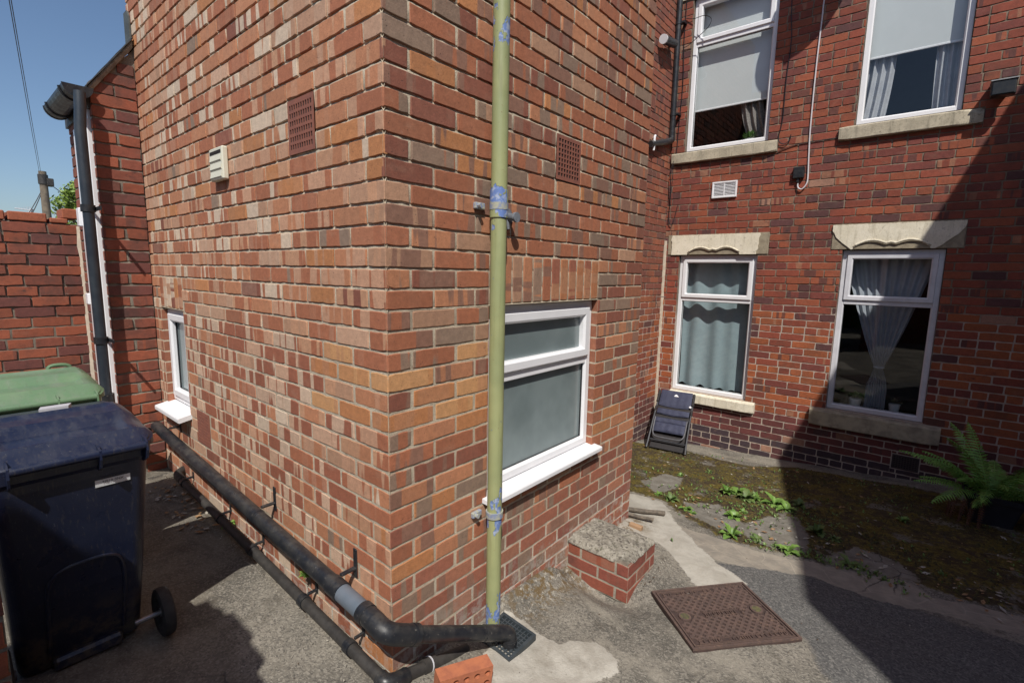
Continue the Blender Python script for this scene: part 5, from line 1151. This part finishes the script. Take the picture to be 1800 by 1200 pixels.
for i in range(420):
    if i<360: x,y=rr.uniform(-1.1,2.3),rr.uniform(2.4,4.9)
    else: x,y=rr.uniform(-2.4,-1.6),rr.uniform(-.22,-.02)
    if i<360 and rr.random()<.35: y=rr.uniform(2.4,2.9); x=rr.uniform(.1,2.)
    z=h(x,y)+.012; s_=rr.uniform(.006,.022) if i<300 else rr.uniform(.012,.028); az=rr.random()*6.28; ux_=Vector((math.cos(az),math.sin(az),rr.uniform(-.3,.3)))*s_; vx=Vector((-math.sin(az),math.cos(az),rr.uniform(-.3,.3)))*s_*.5; c=Vector((x,y,z))
    k.add([c-ux_,c-vx,c+ux_,c+vx,c+Vector((0,0,-.003))],[(0,1,4),(1,2,4),(2,3,4),(3,0,4)],0 if rr.random()<.6 else 1)
o=k.build('leaf_litter',[simple('dry leaf',(.22,.11,.05),(.34,.22,.11),.8,60,1,0),simple('pale debris',(.42,.40,.35),(.30,.27,.22),.8,60,1,0)]); tag(o,'scattered dry leaves and grit on the yard','leaf litter',kind='stuff')
k=MB(); rr=random.Random(21)
for i in range(1500):
    q=rr.random()
    if q<.55: x,y=rr.uniform(-1.1,2.3),rr.uniform(2.35,4.9)
    elif q<.8: x=rr.uniform(.2,2.1); y=2.36+.09*x+rr.gauss(0,.05)
    else: x,y=rr.gauss(.55,.35),rr.gauss(3.2,.35)
    if q<.8 and mnoise.noise(Vector((x*3,y*3,9)))<.12: continue
    z=h(x,y)+.006
    for b in range(rr.randint(2,4)):
        a=rr.random()*6.28; L_=rr.uniform(.010,.032); e=rr.uniform(.2,1.3); tip=Vector((x+L_*math.cos(a)*math.cos(e),y+L_*math.sin(a)*math.cos(e),z+L_*math.sin(e))); sd=Vector((-math.sin(a),math.cos(a),0))*L_*.22; c=Vector((x,y,z)); md=c.lerp(tip,.55)+Vector((0,0,.002))
        k.add([c,md+sd,tip,md-sd],[(0,1,2,3)],0 if rr.random()<.6 else 1)
o=k.build('seedlings',[M_weed2,M_weed]); tag(o,'tiny seedlings and grass blades dotted through the moss','seedlings',kind='stuff')
k=MB(); rr=random.Random(22)
for i in range(900):
    q=rr.random()
    if q<.35: x,y=rr.uniform(-2.6,-.1),-abs(rr.gauss(0,.05))-.01
    elif q<.6: x,y=abs(rr.gauss(0,.04))+.01,rr.uniform(.62,1.2)
    elif q<.75: x,y=.39+abs(rr.gauss(0,.04)),rr.uniform(1.2,1.7)
    else: x,y=rr.uniform(-1.,1.6),rr.uniform(-1.0,2.2)
    if -.02<x<.4 and 1.23<y<1.6: continue
    z=h(x,y)+.006+(.05 if q>.35 and q<.6 else 0)*max(0,1-x/.12); r_=rr.uniform(.002,.006)
    V=[Vector((x,y,z))+Vector((rr.uniform(-1,1),rr.uniform(-1,1),rr.uniform(-.5,1)))*r_ for _ in range(5)]; k.add(V,[(0,1,2),(0,2,3),(0,3,4),(1,2,4),(2,3,4),(0,1,4)],rr.randint(0,1))
o=k.build('grit',[simple('pale grit',(.42,.39,.33),(.25,.22,.18),.9,60,1,0),simple('brown grit',(.12,.08,.05),(.07,.05,.035),.9,60,1,0)]); tag(o,'loose grit and crumbs along the wall feet and over the concrete','grit',kind='stuff')
# sticks and wood scrap at the far foot of the extension
for (a,b,r_,lb) in (((-.10,2.10),(.15,2.30),.016,'thin grey wooden rod, the longer one at the far foot of the extension'),((-.02,2.02),(.15,2.10),.012,'short dark wooden rod, the nearer one at the far foot of the extension')):
    k=MB(); pa=Vector((a[0],a[1],h(*a)+.022)); pb=Vector((b[0],b[1],h(*b)+.022)); k.tube([pa.lerp(pb,t)+Vector((0,0,.002*math.sin(t*9))) for t in np.linspace(0,1,7)],[r_*(1+.08*math.sin(t*17)) for t in range(7)],9); o=k.build('wooden_rod',simple('weathered wood',(.16,.13,.10),(.09,.075,.06),.85,30,1,.5,120,.003)); tag(o,lb,'stick','wooden rods at the wall foot')
k=MB(); k.box((.06,1.90,h(.08,1.96)+.0),(.15,1.935,h(.08,1.96)+.028),0,.003); o=k.build('wood_scrap',simple('pale sawn wood',(.40,.25,.14),(.32,.2,.12),.8,20,1,.3,90,.002)); tag(o,'pale sawn wood scrap lying behind the capped brick stub','wood scrap')
# ================================================================== fittings on the walls
k=MB(); pbox(k,PLm,-1.462,-1.292,2.005,2.165,0,.03,0,.006); o=k.build('wall_vent',M_cream2:=simple('cream plastic',(.66,.64,.52),(.6,.58,.47),.45,10,.5,0)); tag(o,'cream plastic louvred vent cover on the left face of the extension','vent')
k=MB()
for z in (2.128,2.088,2.048): k.add([PLm(-1.45,z,.03),PLm(-1.305,z,.03),PLm(-1.305,z-.028,.035),PLm(-1.45,z-.028,.035),PLm(-1.305,z-.036,.03),PLm(-1.45,z-.036,.03)],[(0,1,2,3),(3,2,4,5),(0,3,5),(1,4,2)])
k.build('louvre',M_cream2,o); k=MB(); pbox(k,PLm,-1.448,-1.307,2.132,2.148,.030,.0315); k.build('slot',M_holeshade,o)
# old pipe fixing beside the green downpipe
k=MB(); k.tube([PRm(.635,1.81,0),PRm(.635,1.81,.008)],.036,16); k.tube([PRm(.635,1.81,.008),PRm(.635,1.805,.05)],.016,12); k.tube([PRm(.635,1.805,.05),PRm(.635,1.805,.062)],.022,12); k.tube([PRm(.632,1.80,.006),PRm(.63,1.755,.012)],.011,8); o=k.build('pipe_stub',simple('grey zinc fitting',(.20,.22,.25),(.14,.15,.17),.45,40,1,.1)); tag(o,'grey metal pipe stub fixing just right of the green downpipe','fitting')
# black downpipe in the corner of the house
t=thing('corner_downpipe','slim black downpipe in the corner of the house with an angled shoe','downpipe',(-1.17,5.1,3.1))
k=MB(); k.tube([(-1.165,5.125,5.4),(-1.165,5.125,3.30)],.034,16); k.build('pipe',M_black,t)
for z in (3.55,4.6): k=MB(); k.tube([(-1.165,5.125,z-.02),(-1.165,5.125,z+.02)],.039,16); k.box((-1.13,5.11,z-.012),(-1.09,5.2,z+.012),0,.002); k.build('pipe_clip',M_black,t)
k=MB(); k.tube(bez([(-1.165,5.125,3.36),(-1.165,5.122,3.27),(-1.165,5.08,3.23),(-1.165,4.6,3.10),(-1.165,4.52,3.08)],5),.037,14); k.build('pipe_shoe',M_black,t)
t=thing('flue_stub','black flue stub with a white cap high on the old wing wall','flue',(-1.1,4.6,4.2))
k=MB(); k.tube([(-1.13,4.95,4.30),(-1.12,4.62,4.235)],.048,16); k.build('pipe',M_black,t); k=MB(); k.tube([(-1.12,4.63,4.237),(-1.119,4.61,4.232)],.050,16); k.build('cap',M_upvc,t); k=MB(); k.tube([(-1.19,4.95,4.30),(-1.13,4.95,4.30)],.03,10); k.build('stub',M_black,t)
k=MB(); k.tube(bez([(-1.19,4.66,3.18),(-1.155,4.63,3.19),(-1.15,4.60,3.17),(-1.15,4.59,3.02)],5),.013,10); o=k.build('overflow_pipe',M_upvc); tag(o,'short white bent overflow pipe beside the black downpipe shoe','pipe')
k=MB(); k.tube([(-1.19,5.0,1.30),(-1.06,5.0,1.305)],.005,6); k.tube([(-1.19,5.0,1.30),(-1.185,5.0,1.18)],.004,6); o=k.build('iron_hook',simple('grey iron',(.22,.2,.18),(.15,.13,.12),.6,30,1,0)); tag(o,'thin iron hook on the inner corner left of the ground floor window','hook')
# floodlight
t=thing('floodlight','black floodlight under a grey bracket right of the upper window','lamp',(1.79,5.1,3.2))
k=MB(); k.box((1.705,5.03,3.155),(1.865,5.10,3.275),0,.006); k.build('housing',simple('black casting',(.02,.02,.02),(.03,.03,.03),.5,30,1,.1),t)
k=MB(); k.box((1.717,5.022,3.165),(1.853,5.0305,3.262)); k.build('lens',simple('dark lens',(.02,.018,.014),(.03,.026,.02),.15,30,1,0),t)
k=MB(); k.box((1.70,5.02,3.276),(1.87,5.2,3.284)); k.box((1.75,5.1,3.19),(1.82,5.2,3.24),0,.004); k.build('bracket',simple('grey aluminium',(.34,.35,.37),(.25,.26,.28),.5,30,1,0),t)
# junction box and cables
k=MB(); pbox(k,PB,.215,.325,2.645,2.765,0,.045,0,.008); pbox(k,PB,.255,.28,2.60,2.65,.005,.03,0,.004); o=k.build('junction_box',M_black); tag(o,'black junction box on the red wall between the windows','junction box')
def cable(pts,r,mat,label,name='cable',P=PB):
    k=MB(); k.tube(bez([P(u,z,d) for u,z,d in pts],5),r,6); o=k.build(name,mat); tag(o,label,'cable'); return o
M_wc=simple('white cable',(.62,.60,.62),(.54,.52,.54),.5,10,.5,0)
cable([(.352,4.9,.01),(.345,4.3,.01),(.335,3.8,.012),(.335,3.2,.01),(.345,2.9,.01),(.358,2.66,.012),(.352,2.58,.018),(.315,2.53,.022),(.275,2.55,.02),(.267,2.61,.015)],.0072,M_wc,'white cable running down the red wall to the black junction box')
cable([(.03,4.95,.01),(.05,4.4,.012),(.075,4.1,.012),(.06,3.7,.01),(.06,3.3,.012),(.035,3.12,.01),(.055,3.05,.02),(.11,3.03,.022),(.15,3.07,.014),(.155,3.12,.01)],.0048,M_black,'black cable hanging in a loop right of the upper left window')
cable([(.03,2.955,.01),(.12,2.985,.01),(.25,3.01,.008),(.5,3.02,.008),(.6,3.02,.006)],.0045,M_black2,'thin dark cable between the two upper sills')
cable([(-1.105,5.0,.01),(-1.11,4.4,.012),(-1.09,3.9,.014),(-1.11,3.4,.012),(-1.12,3.1,.012),(-1.155,2.9,.055),(-1.16,2.6,.03),(-1.15,2.45,.02)],.0045,M_black,'black cable hanging beside the corner downpipe')
cable([(-1.13,2.95,.055),(-1.145,2.7,.03),(-1.165,2.45,.012),(-1.16,2.27,.02),(-1.12,2.22,.022),(-1.09,2.30,.02),(-1.06,2.46,.01)],.0042,M_black,'black cable loop hanging left of the ground floor lintel')
cable([(-1.10,4.66,.012),(-1.0,4.62,.03),(-.86,4.60,.07),(-.77,4.53,.09),(-.80,4.45,.09),(-.93,4.39,.05),(-1.05,4.34,.02),(-1.12,4.33,.012)],.0042,M_black,'loose black cable looping over the frame of the upper left window')
# satellite dish above the frame (its shadow falls by the upper window)
t=thing('satellite_dish','grey satellite dish bracketed on the red wall above the frame','dish',(.5,5.2,5.0))
k=MB(); c=Vector((.62,4.74,5.22)); ax=Vector((.35,-.8,.45)).normalized(); a1=ax.cross(Vector((0,0,1))).normalized(); a2=a1.cross(ax); L=[]
for q in (.02,.08,.16,.24,.30): L.append([c+(a1*math.cos(a)+a2*math.sin(a)*1.08)*q-ax*(.06-.6*q*q) for a in [2*math.pi*i/28 for i in range(28)]])
k.loft(L,0,True,smooth=True); k.build('reflector',simple('grey dish paint',(.25,.26,.27),(.2,.21,.22),.5,20,1,0),t)
k=MB(); k.tube([c-ax*.06,(.5,5.0,5.08),(.5,5.2,5.0)],.018,8); k.tube([c-a2*.3-ax*.02,c+ax*.38-a2*.12],.011,8); k.build('arm',M_black2,t); k=MB(); k.tube([c+ax*.33-a2*.13,c+ax*.42-a2*.10],.03,10); k.build('receiver',M_upvc2,t)
# ================================================================== beyond the wall
def far(u,v,dist):
    d=F+R2*((u-900)/855.93)-U2*((v-600)/855.93); return CP+d*dist
t=thing('telegraph_pole','weathered wooden telegraph pole carrying wires beyond the yard wall','pole',(-24.4,2.2,0))
pt=(-24.4,2.14,5.0)
k=MB(); k.tube([(-24.4,2.14,-.2),(-24.4,2.14,5.02)],[.16,.115],12); k.build('shaft',simple('pole wood',(.21,.17,.12),(.13,.105,.08),.85,6,1,.3,40,.01),t)
k=MB(); k.box((-24.6,2.22,4.5),(-24.25,2.42,4.78),0,.02); k.tube([(-24.4,2.14,4.9),(-24.4,2.14,4.55)],.15,12); k.build('wire_box',M_black2,t)
def wire(a,b,sag,r,label,n=16):
    k=MB(); a=Vector(a); b=Vector(b); k.tube([a.lerp(b,i/n)-Vector((0,0,sag*4*(i/n)*(1-i/n))) for i in range(n+1)],r,5); o=k.build('telephone_wire',M_black2); tag(o,label,'wire','wires strung from the telegraph pole')
wire((-24.4,2.10,4.98),(-4.6,-.42,5.05),.10,.0055,'upper telephone wire rising from the pole to the top left'); wire((-24.4,2.06,4.93),(-4.6,-.43,4.99),.16,.0055,'second telephone wire rising just beside the upper one')
wire((-24.4,2.3,4.6),(-26,6.2,2.0),.15,.014,'wire dropping from the pole box into the tree'); wire((-24.4,2.1,4.4),(-24.4,.72,2.3),.3,.014,'drop wire curving left from the pole'); wire((-24.4,2.1,4.35),(-24.4,.85,2.2),.35,.014,'second drop wire curving left from the pole')
# tree
t=thing('tree','bushy yellow green tree beyond the yard wall beside the telegraph pole','tree',(-27,4.2,0))
k=MB(); k.tube([(-27,3.8,-.2),(-27,3.8,1.6),(-27.1,3.85,3.0)],[.22,.16,.06],8)
rr=random.Random(5)
for i in range(7): a=i*.9; k.tube([(-27,3.8,1.5+i*.12),(-27+.5*math.cos(a),3.8+.6*math.sin(a),2.4+i*.15),(-27+.9*math.cos(a),3.8+1.1*math.sin(a),3.0+i*.15)],[.08,.05,.02],6)
k.build('trunk',simple('bark',(.12,.09,.06),(.08,.06,.045),.9,9,1,.4,30,.01),t)
k=MB(); cl=[]
for i in range(46):
    a=rr.random()*6.28; z=rr.uniform(1.6,5.0); rad=1.8*math.sqrt(max(.03,1-((z-2.7)/2.45)**2))*rr.uniform(.45,1.0); cl.append((Vector((-27+rad*math.cos(a),3.95+rad*math.sin(a),z)),rr.uniform(.28,.5)))
for c,q in cl:
    for _ in range(210):
        d=Vector((rr.gauss(0,1),rr.gauss(0,1),rr.gauss(0,.8))); d.normalize(); p_=c+d*q*rr.uniform(.5,1.12)
        n1=Vector((rr.gauss(0,1),rr.gauss(0,1),rr.gauss(0,1)+.6)).normalized(); a_=n1.cross(d if abs(n1.dot(d))<.9 else Vector((0,0,1))).normalized(); b_=n1.cross(a_); s_=rr.uniform(.05,.105)
        k.add([p_-a_*s_,p_+b_*s_*.5,p_+a_*s_,p_-b_*s_*.5],[(0,1,2,3)])
s=N('tree leaf'); p=s.pos(); c=s.mix(s.ss(s.noise(p,2.2,4,.7),.35,.65),(.13,.21,.03),(.22,.30,.05)); M_tl=s.fin(c,.55); k.build('crown',M_tl,t)
# TV aerial, chimney-less distant roof
t=thing('tv_aerial','small television aerial beyond the yard wall','aerial',(-24,.5,2))
A=far(54,400,25); B=far(54,371,25); k=MB(); k.tube([A,B],.035,6); k.build('mast',M_black2,t); k=MB(); k.tube([far(26,366,25),far(56,370,25)],.028,6)
k.tube([far(52,377,25),far(56,367,25)],.09,6); k.build('boom',simple('grey alloy',(.5,.52,.55),(.4,.42,.45),.4,20,1,0),t)
k=MB()
for i in range(9): c=far(30+i*2.8,366.4+i*.42,25); k.tube([c+Vector((0,.0,.16)),c-Vector((0,0,.16))] if 0 else [c+U2*.05*(1+i*.35),c-U2*.03],.012,4)
k.build('element',simple('grey alloy',(.5,.52,.55)),t)
t=thing('distant_roof','brown tiled hip roof showing just above the yard wall','roof',(-40,1.5,2))
q=[far(-60,380,42),far(-20,366,42),far(2,370,42),far(20,379,42),far(22,410,42),far(-60,410,42)]
k=MB(); k.loft([q,[p_+Vector((-6,1,0)) for p_ in q]]); k.build('roof_tiles',simple('brown roof tile',(.20,.14,.11),(.15,.11,.09),.8,3,1,.2),t)
c=far(59.5,390,40); k=MB(); k.box(c-Vector((.3,.16,1)),c+Vector((.3,.16,.55))); k.build('chimney_pot',simple('grey pot',(.12,.12,.12)),t)
t=thing('rear_yard_wall','brick yard wall behind the viewer below the garden hedge','wall',(2.2,-3.7,0))
k=MB(); k.box((.73,-3.9,-.05),(3.9,-3.68,1.95)); k.build('brickwork',simple('plain red brick',(.24,.08,.05)),t)
k=MB(); k.box((.73,-3.93,1.952),(3.9,-3.65,2.03)); k.build('coping',M_stone,t)
# garden hedge behind the viewer, seen only in the panes
k=MB(); rr=random.Random(14)
for i in range(9000):
    x=rr.uniform(-6,9); z=rr.uniform(0,3.4)+.3*math.sin(x*1.3); y=-6.6+rr.uniform(-.5,.35)*(1 if z<2.2 else .6); p_=Vector((x,y,z)); a_=Vector((rr.gauss(0,1),rr.gauss(0,1),rr.gauss(0,1))).normalized(); b_=a_.cross(Vector((rr.gauss(0,1),rr.gauss(0,1),1))).normalized(); s_=rr.uniform(.07,.15)
    k.add([p_-a_*s_,p_+b_*s_*.6,p_+a_*s_,p_-b_*s_*.6],[(0,1,2,3)])
k.box((-6,-6.9,0),(9,-6.65,2.9)); o=k.build('garden_hedge',simple('hedge leaf',(.07,.13,.025),(.11,.18,.04),.6,3,1,0)); tag(o,'green garden hedge reflected in the panes','hedge')
for o in bpy.data.objects:
    if '_o' in o: del o['_o']
